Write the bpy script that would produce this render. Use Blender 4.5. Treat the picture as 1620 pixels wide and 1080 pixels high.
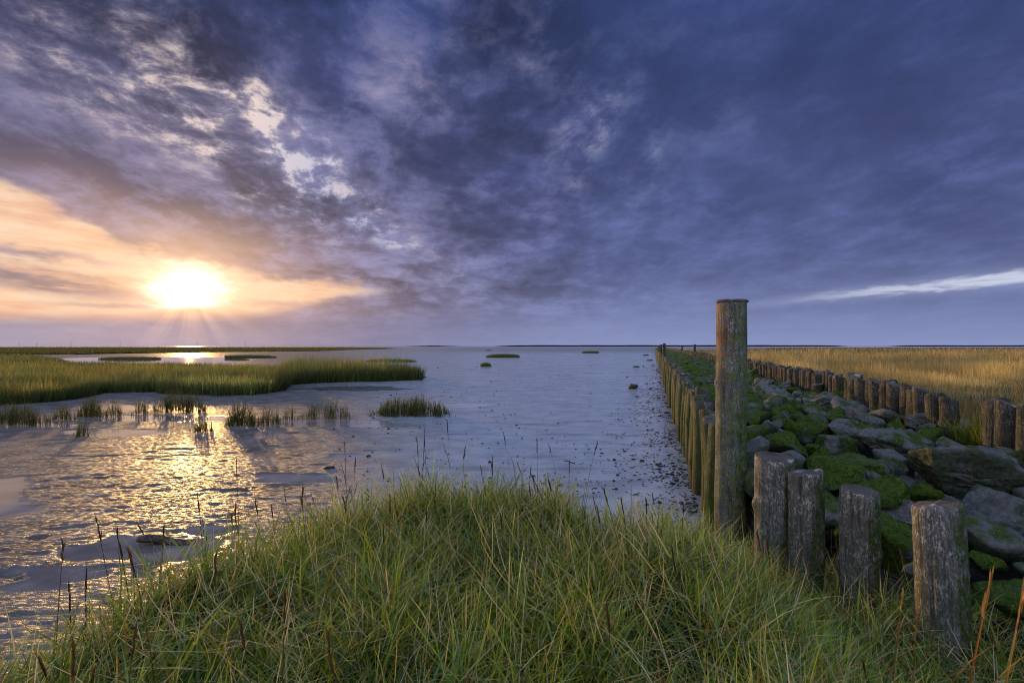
import bpy, bmesh, math, random
import numpy as np
from mathutils import Vector, Matrix, Quaternion

scene = bpy.context.scene
for o in list(bpy.data.objects):
    bpy.data.objects.remove(o)
C = scene.collection
R = math.radians
H = 1.70                 # eye height over the mud
F = 810.0                # focal length in photograph pixels
YH = 547.0               # horizon row
TA = (1034 - 810) / F    # direction of the groyne: x = y*TA + offset

# ------------------------------------------------------------------ camera
cam_d = bpy.data.cameras.new('camera')
cam_d.lens = 18.0
cam_d.sensor_width = 36.0
cam_d.clip_start = 0.05
cam_d.clip_end = 40000
cam_d.shift_y = 7 / 1620
cam = bpy.data.objects.new('camera', cam_d)
C.objects.link(cam)
cam.location = (0, 0, H)
cam.rotation_euler = (R(90), 0, 0)
scene.camera = cam

# ------------------------------------------------------------------ view, sampling
vs = scene.view_settings
vs.view_transform = 'Standard'
vs.look = 'None'
vs.exposure = 0.0
vs.gamma = 1.0
vs.use_curve_mapping = False
scene.render.engine = 'CYCLES'
cy = scene.cycles
cy.use_adaptive_sampling = True
cy.adaptive_threshold = 0.012
cy.filter_width = 1.05
cy.adaptive_min_samples = 12
cy.max_bounces = 5
cy.diffuse_bounces = 2
cy.glossy_bounces = 3
cy.transmission_bounces = 4
cy.caustics_reflective = False
cy.caustics_refractive = False
cy.sample_clamp_indirect = 4.0
try:
    cy.use_denoising = True
    cy.denoiser = 'OPENIMAGEDENOISE'
    cy.denoising_input_passes = 'RGB_ALBEDO_NORMAL'
except Exception:
    pass

# ------------------------------------------------------------------ node expressions
class E:
    """a float socket with arithmetic"""
    def __init__(s, g, sock): s.g, s.s = g, sock
    def __add__(a, b): return a.g.m('ADD', a, b)
    __radd__ = __add__
    def __sub__(a, b): return a.g.m('SUBTRACT', a, b)
    def __rsub__(a, b): return a.g.m('SUBTRACT', b, a)
    def __mul__(a, b): return a.g.m('MULTIPLY', a, b)
    __rmul__ = __mul__
    def __truediv__(a, b): return a.g.m('DIVIDE', a, b)
    def __rtruediv__(a, b): return a.g.m('DIVIDE', b, a)
    def __pow__(a, b): return a.g.m('POWER', a, b)
    def clamp(a):
        r = a.g.m('ADD', a, 0.0); r.s.node.use_clamp = True
        return r

class G:
    def __init__(s, nt): s.nt = nt
    def new(s, t): return s.nt.nodes.new(t)
    def put(s, v, sock):
        if isinstance(v, E): v = v.s
        if isinstance(v, bpy.types.NodeSocket): s.nt.links.new(v, sock)
        else: sock.default_value = v
    def m(s, op, a, b=None, c=None):
        n = s.new('ShaderNodeMath'); n.operation = op
        s.put(a, n.inputs[0])
        if b is not None: s.put(b, n.inputs[1])
        if c is not None: s.put(c, n.inputs[2])
        return E(s, n.outputs[0])
    def smooth(s, x, a, b, lo=0.0, hi=1.0, kind='SMOOTHSTEP'):
        n = s.new('ShaderNodeMapRange'); n.interpolation_type = kind; n.clamp = True
        for i, v in enumerate((x, a, b, lo, hi)): s.put(v, n.inputs[i])
        return E(s, n.outputs[0])
    def comb(s, x, y, z=0.0):
        n = s.new('ShaderNodeCombineXYZ')
        for i, v in enumerate((x, y, z)): s.put(v, n.inputs[i])
        return n.outputs[0]
    def sep(s, v):
        n = s.new('ShaderNodeSeparateXYZ'); s.put(v, n.inputs[0])
        return [E(s, n.outputs[i]) for i in range(3)]
    def noise(s, vec, scale, detail=4.0, rough=0.55, dist=0.0, lac=2.0, col=False, flat=False):
        n = s.new('ShaderNodeTexNoise')
        if flat: n.noise_dimensions = '2D'
        s.put(vec, n.inputs['Vector'])
        for k, v in (('Scale', scale), ('Detail', detail), ('Roughness', rough), ('Distortion', dist), ('Lacunarity', lac)):
            s.put(v, n.inputs[k])
        return n.outputs['Color'] if col else E(s, n.outputs['Fac'])
    def voronoi(s, vec, scale, feature='F1', rand=1.0, out='Distance'):
        n = s.new('ShaderNodeTexVoronoi'); n.feature = feature
        s.put(vec, n.inputs['Vector']); s.put(scale, n.inputs['Scale']); s.put(rand, n.inputs['Randomness'])
        o = n.outputs[out]
        return E(s, o) if out == 'Distance' else o
    def mapping(s, vec, loc=(0, 0, 0), rot=(0, 0, 0), scale=(1, 1, 1), kind='POINT'):
        n = s.new('ShaderNodeMapping'); n.vector_type = kind
        s.put(vec, n.inputs[0]); n.inputs[1].default_value = loc; n.inputs[2].default_value = rot; n.inputs[3].default_value = scale
        return n.outputs[0]
    def blob(s, vec, loc, rot, scale):
        v = s.mapping(vec, (loc[0], loc[1], 0), (0, 0, rot), (scale[0], scale[1], 1), 'TEXTURE')
        n = s.new('ShaderNodeVectorMath'); n.operation = 'LENGTH'; s.put(v, n.inputs[0])
        return s.smooth(E(s, n.outputs['Value']), 1.0, 0.0)
    def mix(s, f, a, b, mode='MIX'):
        n = s.new('ShaderNodeMix'); n.data_type = 'RGBA'; n.blend_type = mode
        n.clamp_factor = True
        s.put(f, n.inputs['Factor'])
        for v, sk in ((a, n.inputs[6]), (b, n.inputs[7])):
            s.put(v if not isinstance(v, tuple) else (*v[:3], 1.0), sk)
        return n.outputs[2]
    def curve(s, x, pts):
        n = s.new('ShaderNodeFloatCurve'); s.put(x, n.inputs['Value'])
        cu = n.mapping.curves[0]
        while len(cu.points) < len(pts): cu.points.new(0.5, 0.5)
        for p, (a, b) in zip(cu.points, pts):
            p.location = (a, b)
        n.mapping.update()
        return E(s, n.outputs[0])
    def ramp(s, x, stops, interp='LINEAR'):
        n = s.new('ShaderNodeValToRGB'); cr = n.color_ramp; cr.interpolation = interp
        s.put(x, n.inputs[0])
        while len(cr.elements) < len(stops): cr.elements.new(0.5)
        for e, (p, c) in zip(cr.elements, stops):
            e.position = p; e.color = (*c[:3], 1.0)
        return n.outputs[0]
    def attr(s, name, out='Fac'):
        n = s.new('ShaderNodeAttribute'); n.attribute_name = name
        return n.outputs[out]
    def bump(s, h, strength, dist, normal=None):
        n = s.new('ShaderNodeBump'); s.put(h, n.inputs['Height'])
        s.put(strength, n.inputs['Strength']); s.put(dist, n.inputs['Distance'])
        if normal is not None: s.put(normal, n.inputs['Normal'])
        return n.outputs[0]

def lin(r, g, b):
    f = lambda v: (v / 255 / 12.92) if v / 255 <= 0.04045 else ((v / 255 + 0.055) / 1.055) ** 2.4
    return (f(r), f(g), f(b))

def px_dir(px, py):
    az = math.atan((px - 810) / F)
    return az, math.atan((YH - py) / F * math.cos(az))

# ------------------------------------------------------------------ sky
SUN_AZ, SUN_EL = px_dir(300, 458)
SDIR = Vector((math.sin(SUN_AZ) * math.cos(SUN_EL), math.cos(SUN_AZ) * math.cos(SUN_EL), math.sin(SUN_EL)))
world = bpy.data.worlds.new('World')
scene.world = world
world.use_nodes = True
nt = world.node_tree
nt.nodes.clear()
g = G(nt)
tc = g.new('ShaderNodeTexCoord').outputs['Generated']
dx, dy, dz = g.sep(tc)
az = g.m('ARCTAN2', dx, dy)
el = g.m('ARCSINE', dz)
# a cloud deck seen in perspective: bands run towards a point low on the horizon
den = g.m('MAXIMUM', dz, 0.0) + 0.20
AX = R(-8)
qa = (dx * math.cos(AX) - dy * math.sin(AX)) / den
ql = (dx * math.sin(AX) + dy * math.cos(AX)) / den
q = g.comb(qa, ql * 0.80, 0.0)
wv = g.noise(q, 1.6, 3, 0.55, col=True, flat=True)
wx, wy, _ = g.sep(wv)
wv2 = g.noise(q, 6.0, 3, 0.6, col=True, flat=True)
ux, uy, _ = g.sep(wv2)
T1 = g.noise(g.comb(qa + (ux - 0.5) * 0.10, ql * 0.80 + (uy - 0.5) * 0.10), 2.6, 6, 0.60, flat=True)
T2 = g.noise(g.comb(qa + 3.7 + (wx - 0.5) * 0.2, ql * 0.85 + (wy - 0.5) * 0.2), 8.0, 6, 0.64, flat=True)
T3 = g.noise(g.comb(qa + 8.1, ql * 0.6 + 2.0), 1.0, 3, 0.5, flat=True)
A = az + (wx - 0.5) * 0.20 + (ux - 0.5) * 0.09
L = el + (wy - 0.5) * 0.10 + (uy - 0.5) * 0.055
AV = g.comb(A, L, 0.0)
# near the horizon the warp fades
lowf = g.smooth(el, 0.02, 0.16)
A2 = az + ((wx - 0.5) * 0.10 + (ux - 0.5) * 0.06) * lowf
L2 = el + ((wy - 0.5) * 0.05 + (uy - 0.5) * 0.045) * lowf
AV2 = g.comb(A2, L2, 0.0)

def blob(px, py, rx, ry, rot=0, vec=None):
    a, e = px_dir(px, py)
    c = math.cos(a)
    return g.blob(AV if vec is None else vec, (a, e), -R(rot), (rx / F * c * c ** 0.5, ry / F * c))

# deck: colour by height above the horizon, lavender-grey to deep blue
top = g.ramp(g.smooth(el, 0.0, 0.64, kind='LINEAR'), [
    (0.00, lin(138, 150, 194)), (0.10, lin(114, 125, 171)), (0.24, lin(88, 98, 146)),
    (0.42, lin(74, 84, 132)), (0.66, lin(62, 74, 122)), (0.86, lin(54, 68, 117)), (1.0, lin(50, 64, 113))])
top = g.mix(g.smooth(el, 0.66, 1.2) * 0.8 + g.smooth(dy, 0.15, -0.5) * 0.75 * g.smooth(el, 0.0, 0.3, 0.6, 1.0), top, lin(180, 198, 232))  # unseen zenith and rear sky made paler to fill the shade
leftness = g.smooth(az, 0.22, -0.55) * g.smooth(dy, -0.4, 0.1)
top = g.mix(leftness * g.smooth(el, 0.62, 0.06) * 0.85, top, lin(116, 108, 132))
top = g.mix(g.smooth(az, -0.1, -0.7) * g.smooth(el, 0.09, 0.0) * 0.8, top, lin(168, 162, 186))
low = g.smooth(el, 0.02, 0.13, 0.10, 1.0)
rgt = g.smooth(az, -0.25, 0.35, 1.0, 0.32)
mod = g.smooth(T1, 0.32, 0.68, 0.42, 1.65, 'LINEAR') * g.smooth(T3, 0.3, 0.7, 0.72, 1.32, 'LINEAR')
mod = mod * g.smooth(T2, 0.30, 0.70, 0.74, 1.26, 'LINEAR')
mod = 1.0 + (mod - 1.0) * low * rgt
vm = g.new('ShaderNodeVectorMath'); vm.operation = 'SCALE'
g.put(top, vm.inputs[0]); g.put(mod, vm.inputs['Scale'])
deck = vm.outputs[0]

# thin places that glow: pale wisps, strongest in a belt rising up and left from low centre
belt = (blob(330, 195, 500, 175, 34) * 0.78 + blob(480, 270, 300, 120, 36) * 0.42 + blob(400, 170, 130, 60, 40) * 0.25 + blob(620, 345, 150, 55, 42) * 0.55
        + blob(60, 90, 230, 120, 30) * 0.30 + blob(640, 130, 110, 90, 0) * 0.40
        + blob(900, 215, 90, 110, 60) * 0.42 + blob(1040, 225, 90, 70, -40) * 0.24 + blob(820, 75, 170, 100, 20) * 0.34
        + blob(1170, 185, 100, 60, -30) * 0.18 + blob(960, 130, 150, 80, -30) * 0.22 + blob(1010, 300, 160, 70, -40) * 0.22 + blob(860, 310, 110, 60, -60) * 0.24)
field = T2 * 0.52 + T1 * 0.48
wis = g.smooth(T2 * 0.62 + T1 * 0.38, 0.39, 0.62)
bright = belt * (wis * 1.05 + 0.05)
wamt = (bright * 0.92 + g.smooth(field, 0.48, 0.70) * 0.22 * low * rgt).clamp()
warm = g.smooth(az, 0.30, -0.20) * g.smooth(T3, 0.74, 0.48)
strong = g.smooth(bright * (g.smooth(T2, 0.35, 0.75) * 1.2 + 0.25), 0.08, 1.25)
wcol = g.mix(strong, g.mix(warm * 0.9, lin(118, 128, 174), lin(152, 142, 162)), g.mix(warm * 0.9, lin(198, 198, 220), lin(238, 216, 208)))
sky = g.mix(wamt, deck, wcol)
# dark bellies
dark = (blob(250, 338, 400, 66, 18) * 1.25 + blob(90, 255, 210, 60, 22) * 0.7 + blob(170, 150, 110, 80, 30) * 0.45
        + blob(560, 165, 160, 75, 48) * 0.70 + blob(700, 260, 150, 85, 45) * 0.6 + blob(760, 330, 190, 70, 10) * 0.4
        + blob(1110, 350, 140, 55, 10) * 0.40 + blob(1010, 130, 220, 80, -20) * 0.32 + blob(1500, 270, 240, 80, -25) * 0.40
        + blob(1420, 60, 360, 110, 0) * 0.28 + blob(480, 372, 240, 46, 8) * 0.8 + blob(420, 60, 220, 80, 30) * 0.45)
sky = g.mix((dark * g.smooth(field, 0.60, 0.40, 0.30, 1.0)).clamp() * 0.95, sky, g.mix(leftness * g.smooth(el, 0.40, 0.16), lin(50, 60, 106), lin(88, 84, 108)))

# the clear gap low on the left, where the sun stands, between the deck and the bank of cloud on the horizon
nish = g.new('ShaderNodeTexSky')
nish.sky_type = 'NISHITA'
nish.sun_disc = False
nish.sun_elevation = SUN_EL
nish.sun_rotation = SUN_AZ
nish.air_density = 1.2
nish.dust_density = 2.0
def gx(px): return (px_dir(px, 500)[0] + 1.0) / 1.4
def gy(px, py): return px_dir(px, py)[1] / 0.4
up = g.curve((A2 + 1.0) / 1.4, [(0.0, gy(-300, 150)), (gx(-120), gy(-120, 205)), (gx(0), gy(0, 290)), (gx(130), gy(130, 352)), (gx(240), gy(240, 405)),
      (gx(430), gy(430, 436)), (gx(590), gy(590, 447)), (gx(760), gy(760, 462)), (1.0, gy(1100, 500))]) * 0.4
lo = g.curve((A2 + 1.0) / 1.4, [(0.0, gy(-300, 500)), (gx(0), gy(0, 500)), (gx(200), gy(200, 500)), (gx(420), gy(420, 492)), (gx(560), gy(560, 462)), (1.0, gy(1100, 470))]) * 0.4
gap = g.smooth(L2 - up, 0.012, -0.014) * g.smooth(L2 - lo, -0.016, 0.014) * g.smooth(az, -0.20, -0.34)
st = g.noise(g.comb(az * 5.0, el * 34.0, 1.3), 1.0, 5, 0.6, flat=True)
gcl = (blob(80, 446, 250, 32, 6, AV2) * 1.3 + blob(50, 398, 200, 20, 3, AV2) * 0.9 + blob(210, 484, 190, 7, 0, AV2) * 0.7
       + blob(430, 478, 140, 9, -2, AV2) * 0.5) * g.smooth(st, 0.26, 0.46)
gap = gap * (1.0 - gcl.clamp() * 0.95)
# angle from the sun
dot = g.new('ShaderNodeVectorMath'); dot.operation = 'DOT_PRODUCT'
g.put(tc, dot.inputs[0]); dot.inputs[1].default_value = SDIR
th = g.m('ARCCOSINE', g.m('MINIMUM', E(g, dot.outputs['Value']), 0.999999))
near = g.m('EXPONENT', th * -1.0 / R(4.2))
gcol = g.mix(g.m('EXPONENT', th * -1.0 / R(16)), lin(250, 208, 180), lin(255, 212, 166))
gcol = g.mix(g.smooth(el, 0.075, 0.045) * 0.7, gcol, lin(240, 178, 146))
gcol = g.mix(g.smooth(st, 0.40, 0.66) * 0.55, gcol, lin(255, 236, 212))
gcol = g.mix(g.smooth(st, 0.50, 0.32) * 0.6, gcol, lin(226, 166, 146))
sky = g.mix(gap * 0.93, sky, gcol)
# pale slit low on the right
sl = g.curve((az + 0.2) / 1.4, [(0.0, 0.2), ((px_dir(1130, 0)[0] + .2) / 1.4, gy(1130, 487)), ((px_dir(1320, 0)[0] + .2) / 1.4, gy(1320, 467)),
      ((px_dir(1480, 0)[0] + .2) / 1.4, gy(1480, 452)), ((px_dir(1620, 0)[0] + .2) / 1.4, gy(1620, 438)), (1.0, gy(1900, 415))]) * 0.4
sw = g.smooth(az, 0.30, 0.80, 0.002, 0.0092, 'LINEAR')
slit = g.smooth(g.m('ABSOLUTE', el - sl + (uy - 0.5) * 0.02) / sw, 1.45, 0.2) * g.smooth(az, 0.46, 0.70) * g.smooth(g.noise(g.comb(az * 9.0, el * 90.0), 1.0, 4, 0.6, flat=True), 0.25, 0.52)
soft = g.smooth(g.m('ABSOLUTE', el - sl) / sw, 3.2, 0.0) * g.smooth(az, 0.2, 0.62)
sky = g.mix(soft * 0.3, sky, lin(170, 178, 214))
sky = g.mix(slit * 0.8, sky, lin(214, 220, 238))
# warm light on the cloud edge over the sun and its glow
rim = g.m('EXPONENT', th * -1.0 / R(7.0)) * g.smooth(L2 - up, 0.13, 0.0) * g.smooth(el, 0.03, 0.07)
sky = g.mix(rim * 0.85, sky, lin(250, 196, 160))
add = g.new('ShaderNodeMix'); add.data_type = 'RGBA'; add.blend_type = 'ADD'; add.inputs['Factor'].default_value = 1.0
rayn = g.noise(g.comb(g.m('ARCTAN2', az - SUN_AZ, el - SUN_EL) * 3.2, 0.3, 0.0), 1.5, 1, 0.5, flat=True)
beam = g.smooth(rayn, 0.36, 0.70) * g.smooth(el, SUN_EL, SUN_EL - 0.05) * g.m('EXPONENT', th * -1.0 / R(2.4)) * 0.55
cx_ = (az - SUN_AZ + (ux - 0.5) * 0.07 + (wx - 0.5) * 0.03) / R(2.35)
cy_ = (el - SUN_EL + (uy - 0.5) * 0.035) / R(1.8)
core = g.m('EXPONENT', (cx_ * cx_ + cy_ * cy_) * -1.0) * 1.8 * g.smooth(el + (ux - 0.5) * 0.03, SUN_EL - 0.040, SUN_EL - 0.022)
halo = near * 0.42 * g.smooth(el, SUN_EL - 0.055, SUN_EL - 0.005, 0.12, 1.0)
glow = g.new('ShaderNodeVectorMath'); glow.operation = 'SCALE'
glow.inputs[0].default_value = (1.0, 0.62, 0.36)
g.put(halo + beam, glow.inputs['Scale'])
glow2 = g.new('ShaderNodeVectorMath'); glow2.operation = 'SCALE'
glow2.inputs[0].default_value = (1.0, 0.93, 0.78)
g.put(core, glow2.inputs['Scale'])
va = g.new('ShaderNodeVectorMath'); va.operation = 'ADD'
g.put(glow.outputs[0], va.inputs[0]); g.put(glow2.outputs[0], va.inputs[1])
vb = g.new('ShaderNodeVectorMath'); vb.operation = 'ADD'
g.put(sky, vb.inputs[0]); g.put(va.outputs[0], vb.inputs[1])
sc10 = g.new('ShaderNodeVectorMath'); sc10.operation = 'SCALE'; sc10.inputs['Scale'].default_value = 10.0
g.put(vb.outputs[0], sc10.inputs[0])
# thin air between the clouds still shows a little of the clear sky
fin = g.mix(0.03, sc10.outputs[0], nish.outputs[0])
bg = g.new('ShaderNodeBackground'); bg.inputs['Strength'].default_value = 0.10
g.put(fin, bg.inputs['Color'])
wo = g.new('ShaderNodeOutputWorld')
nt.links.new(bg.outputs[0], wo.inputs['Surface'])
try:
    world.cycles.sampling_method = 'MANUAL'
    world.cycles.sample_map_resolution = 512
except Exception:
    pass

# ------------------------------------------------------------------ sun
sd = bpy.data.lights.new('sun', 'SUN')
sd.energy = 2.6
sd.angle = R(0.6)
sd.color = (1.0, 0.58, 0.20)
sun = bpy.data.objects.new('sun', sd)
C.objects.link(sun)
sun.rotation_euler = (-SDIR).to_track_quat('-Z', 'Y').to_euler()
sun.location = SDIR * 60


# ------------------------------------------------------------------ helpers: numbers
rng = np.random.default_rng(7)
random.seed(7)

def _h(ix, iy, iz, seed):
    n = (ix * 374761393 + iy * 668265263 + iz * 2147483647 + seed * 1274126177) & 0xFFFFFFFF
    n = ((n ^ (n >> 13)) * 1274126177) & 0xFFFFFFFF
    n = n ^ (n >> 16)
    return (n & 0xFFFFFF) / float(0xFFFFFF)

def vnoise(x, y, z=None, seed=0):
    x = np.asarray(x, float); y = np.asarray(y, float)
    ix = np.floor(x).astype(np.int64); iy = np.floor(y).astype(np.int64)
    fx = x - ix; fy = y - iy
    fx = fx * fx * (3 - 2 * fx); fy = fy * fy * (3 - 2 * fy)
    if z is None:
        z0 = np.zeros_like(ix)
        a = _h(ix, iy, z0, seed); b = _h(ix + 1, iy, z0, seed); c = _h(ix, iy + 1, z0, seed); d = _h(ix + 1, iy + 1, z0, seed)
        return (a * (1 - fx) + b * fx) * (1 - fy) + (c * (1 - fx) + d * fx) * fy
    z = np.asarray(z, float)
    iz = np.floor(z).astype(np.int64); fz = z - iz; fz = fz * fz * (3 - 2 * fz)
    r = 0
    for k in (0, 1):
        a = _h(ix, iy, iz + k, seed); b = _h(ix + 1, iy, iz + k, seed); c = _h(ix, iy + 1, iz + k, seed); d = _h(ix + 1, iy + 1, iz + k, seed)
        v = (a * (1 - fx) + b * fx) * (1 - fy) + (c * (1 - fx) + d * fx) * fy
        r = r + v * (fz if k else 1 - fz)
    return r

def fbm(x, y, z=None, oct=4, seed=0, gain=0.5):
    s = 0; a = 1.0; t = 0
    for k in range(oct):
        f = 2.03 ** k
        s = s + a * vnoise(x * f + 17.3 * k, y * f - 9.1 * k, None if z is None else z * f, seed + k)
        t += a; a *= gain
    return s / t - 0.5

def sstep(a, b, x):
    t = np.clip((np.asarray(x, float) - a) / (b - a), 0, 1)
    return t * t * (3 - 2 * t)

def inside(poly, x, y):
    r = np.zeros(np.shape(x), bool); n = len(poly)
    for i in range(n):
        x0, y0 = poly[i]; x1, y1 = poly[(i + 1) % n]
        c = ((y0 > y) != (y1 > y))
        r ^= c & (x < (x1 - x0) * (y - y0) / ((y1 - y0) if y1 != y0 else 1e-9) + x0)
    return r

def edge_dist(poly, x, y, closed=True):
    d = np.full(np.shape(x), 1e9); n = len(poly)
    for i in range(n if closed else n - 1):
        x0, y0 = poly[i]; x1, y1 = poly[(i + 1) % n]
        vx, vy = x1 - x0, y1 - y0
        t = np.clip(((x - x0) * vx + (y - y0) * vy) / (vx * vx + vy * vy + 1e-12), 0, 1)
        d = np.minimum(d, np.hypot(x - x0 - t * vx, y - y0 - t * vy))
    return d

def at(px, py, z=0.0):
    d = F * (H - z) / (py - YH)
    return ((px - 810) / F * d, d)

# ------------------------------------------------------------------ helpers: objects
def tag(o, label=None, cat=None, group=None, kind=None):
    if label: o['label'] = label
    if cat: o['category'] = cat
    if group: o['group'] = group
    if kind: o['kind'] = kind
    return o

def link(name, me, mat=None, parent=None, loc=(0, 0, 0)):
    o = bpy.data.objects.new(name, me)
    C.objects.link(o)
    if mat is not None and len(me.materials) == 0: me.materials.append(mat)
    if parent is not None: o.parent = parent
    o.location = loc
    return o

def mesh_np(name, v, quads=None, tris=None, smooth=True, fattr=None, cattr=None):
    v = np.asarray(v, np.float32)
    me = bpy.data.meshes.new(name)
    nq = 0 if quads is None else len(quads); ntr = 0 if tris is None else len(tris)
    loops = []
    if nq: loops.append(np.asarray(quads, np.int32).ravel())
    if ntr: loops.append(np.asarray(tris, np.int32).ravel())
    loops = np.concatenate(loops)
    starts = np.concatenate([np.arange(nq) * 4, nq * 4 + np.arange(ntr) * 3]).astype(np.int32)
    tot = np.concatenate([np.full(nq, 4), np.full(ntr, 3)]).astype(np.int32)
    me.vertices.add(len(v)); me.vertices.foreach_set('co', v.ravel())
    me.loops.add(len(loops)); me.loops.foreach_set('vertex_index', loops)
    me.polygons.add(nq + ntr)
    me.polygons.foreach_set('loop_start', starts); me.polygons.foreach_set('loop_total', tot)
    me.polygons.foreach_set('use_smooth', np.full(nq + ntr, smooth, bool))
    me.update(calc_edges=True)
    for k, a in (fattr or {}).items():
        at_ = me.attributes.new(k, 'FLOAT', 'POINT'); at_.data.foreach_set('value', np.asarray(a, np.float32).ravel())
    for k, a in (cattr or {}).items():
        at_ = me.attributes.new(k, 'FLOAT_COLOR', 'POINT')
        a = np.asarray(a, np.float32)
        if a.shape[1] == 3: a = np.concatenate([a, np.ones((len(a), 1), np.float32)], 1)
        at_.data.foreach_set('color', a.ravel())
    return me

def grid_faces(nu, nv, wrap=False):
    i = np.arange(nu - 1)[:, None]; j = np.arange(nv if wrap else nv - 1)[None, :]
    j2 = (j + 1) % nv
    return np.stack([i * nv + j, i * nv + j2, (i + 1) * nv + j2, (i + 1) * nv + j], -1).reshape(-1, 4)

def mat(name):
    m = bpy.data.materials.new(name); m.use_nodes = True
    n = m.node_tree; n.nodes.clear()
    g = G(n)
    out = g.new('ShaderNodeOutputMaterial')
    return m, g, out

def principled(g, out, col, rough=0.6, spec=0.5, normal=None, ior=1.45, coat=None, coat_rough=0.1):
    p = g.new('ShaderNodeBsdfPrincipled')
    g.put((*col, 1.0) if isinstance(col, tuple) else col, p.inputs['Base Color'])
    g.put(rough, p.inputs['Roughness'])
    g.put(spec, p.inputs['Specular IOR Level'])
    g.put(ior, p.inputs['IOR'])
    if normal is not None: g.put(normal, p.inputs['Normal'])
    if coat is not None:
        g.put(coat, p.inputs['Coat Weight']); g.put(coat_rough, p.inputs['Coat Roughness'])
    if out is not None: g.nt.links.new(p.outputs[0], out.inputs['Surface'])
    return p

# ------------------------------------------------------------------ materials
def m_mud():
    m, g, out = mat('wet_mud')
    pos = g.new('ShaderNodeNewGeometry').outputs['Position']
    wet = E(g, g.attr('wet'))
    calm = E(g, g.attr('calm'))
    n1 = g.noise(pos, 2.2, 4, 0.6); n2 = g.noise(g.mapping(pos, scale=(60, 80, 60)), 1.0, 3, 0.6); n3 = g.noise(g.mapping(pos, scale=(11, 30, 16)), 1.0, 5, 0.66)
    big = g.noise(g.mapping(pos, scale=(0.22, 0.6, 0.3)), 1.0, 4, 0.55)
    col = g.mix(g.smooth(n1, 0.35, 0.65), g.mix(calm, (0.13, 0.125, 0.13), (0.37, 0.46, 0.56)), g.mix(calm, (0.24, 0.235, 0.24), (0.54, 0.62, 0.70)))  # calm mud tinted pale blue: reflected sky put into the base colour
    col = g.mix(g.smooth(n3, 0.58, 0.70) * g.smooth(n1, 0.45, 0.6) * (1.0 - wet) * 0.8, col, (0.05, 0.046, 0.042))
    silt = g.smooth(g.noise(g.mapping(pos, scale=(13, 42, 16)), 1.0, 4, 0.6), 0.40, 0.56)
    rough = g.smooth(silt + big - 0.5, 0.0, 1.0, 0.31, 0.85) * (1.0 - calm) + calm * g.smooth(big, 0.35, 0.65, 0.10, 0.22) + g.smooth(n3, 0.4, 0.7, 0.0, 0.08)
    _, wy_, _ = g.sep(pos)
    streak = g.smooth(g.noise(g.mapping(pos, scale=(0.5, 2.2, 1)), 1.0, 5, 0.62), 0.50, 0.66) * calm * (1.0 - wet)
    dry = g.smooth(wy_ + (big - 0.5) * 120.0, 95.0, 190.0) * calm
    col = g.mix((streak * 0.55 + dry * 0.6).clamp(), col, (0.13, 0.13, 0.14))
    rough = (rough + streak * 0.12 + dry * 0.22) * (1.0 - wet) + wet * 0.03
    h = n3 * 0.9 + n2 * 0.25
    nrm = g.bump(h, (1.0 - wet) * (1.0 - calm * 0.86) * g.smooth(big, 0.3, 0.6, 0.75, 1.0) + 0.004, 0.034)
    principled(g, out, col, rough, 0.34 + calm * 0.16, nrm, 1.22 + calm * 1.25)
    return m

def m_sea():
    m, g, out = mat('sea_water')
    pos = g.new('ShaderNodeNewGeometry').outputs['Position']
    nrm = g.bump(g.noise(pos, 0.6, 3, 0.5), 0.06, 0.2)
    principled(g, out, (0.03, 0.04, 0.06), 0.08, 0.5, nrm, 1.33)
    return m

def m_soil(name, a, b, rough=0.9):
    m, g, out = mat(name)
    pos = g.new('ShaderNodeNewGeometry').outputs['Position']
    n = g.noise(pos, 14, 6, 0.6)
    principled(g, out, g.mix(g.smooth(n, 0.35, 0.65), a, b), rough, 0.3, g.bump(n, 0.8, 0.03))
    return m

def m_grass(name, trans=0.4, gain=1.0, spec=0.10, rough=0.55):
    m, g, out = mat(name)
    col = g.attr('col', 'Color')
    if gain != 1.0: col = g.mix(1.0, col, (gain, gain, gain), 'MULTIPLY')
    p = principled(g, None, col, rough, spec)
    t = g.new('ShaderNodeBsdfTranslucent'); g.put(g.mix(1.0, col, (1.25, 1.2, 0.8), 'MULTIPLY'), t.inputs['Color'])
    ms = g.new('ShaderNodeMixShader'); ms.inputs[0].default_value = trans
    g.nt.links.new(p.outputs[0], ms.inputs[1]); g.nt.links.new(t.outputs[0], ms.inputs[2])
    g.nt.links.new(ms.outputs[0], out.inputs['Surface'])
    return m

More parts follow.
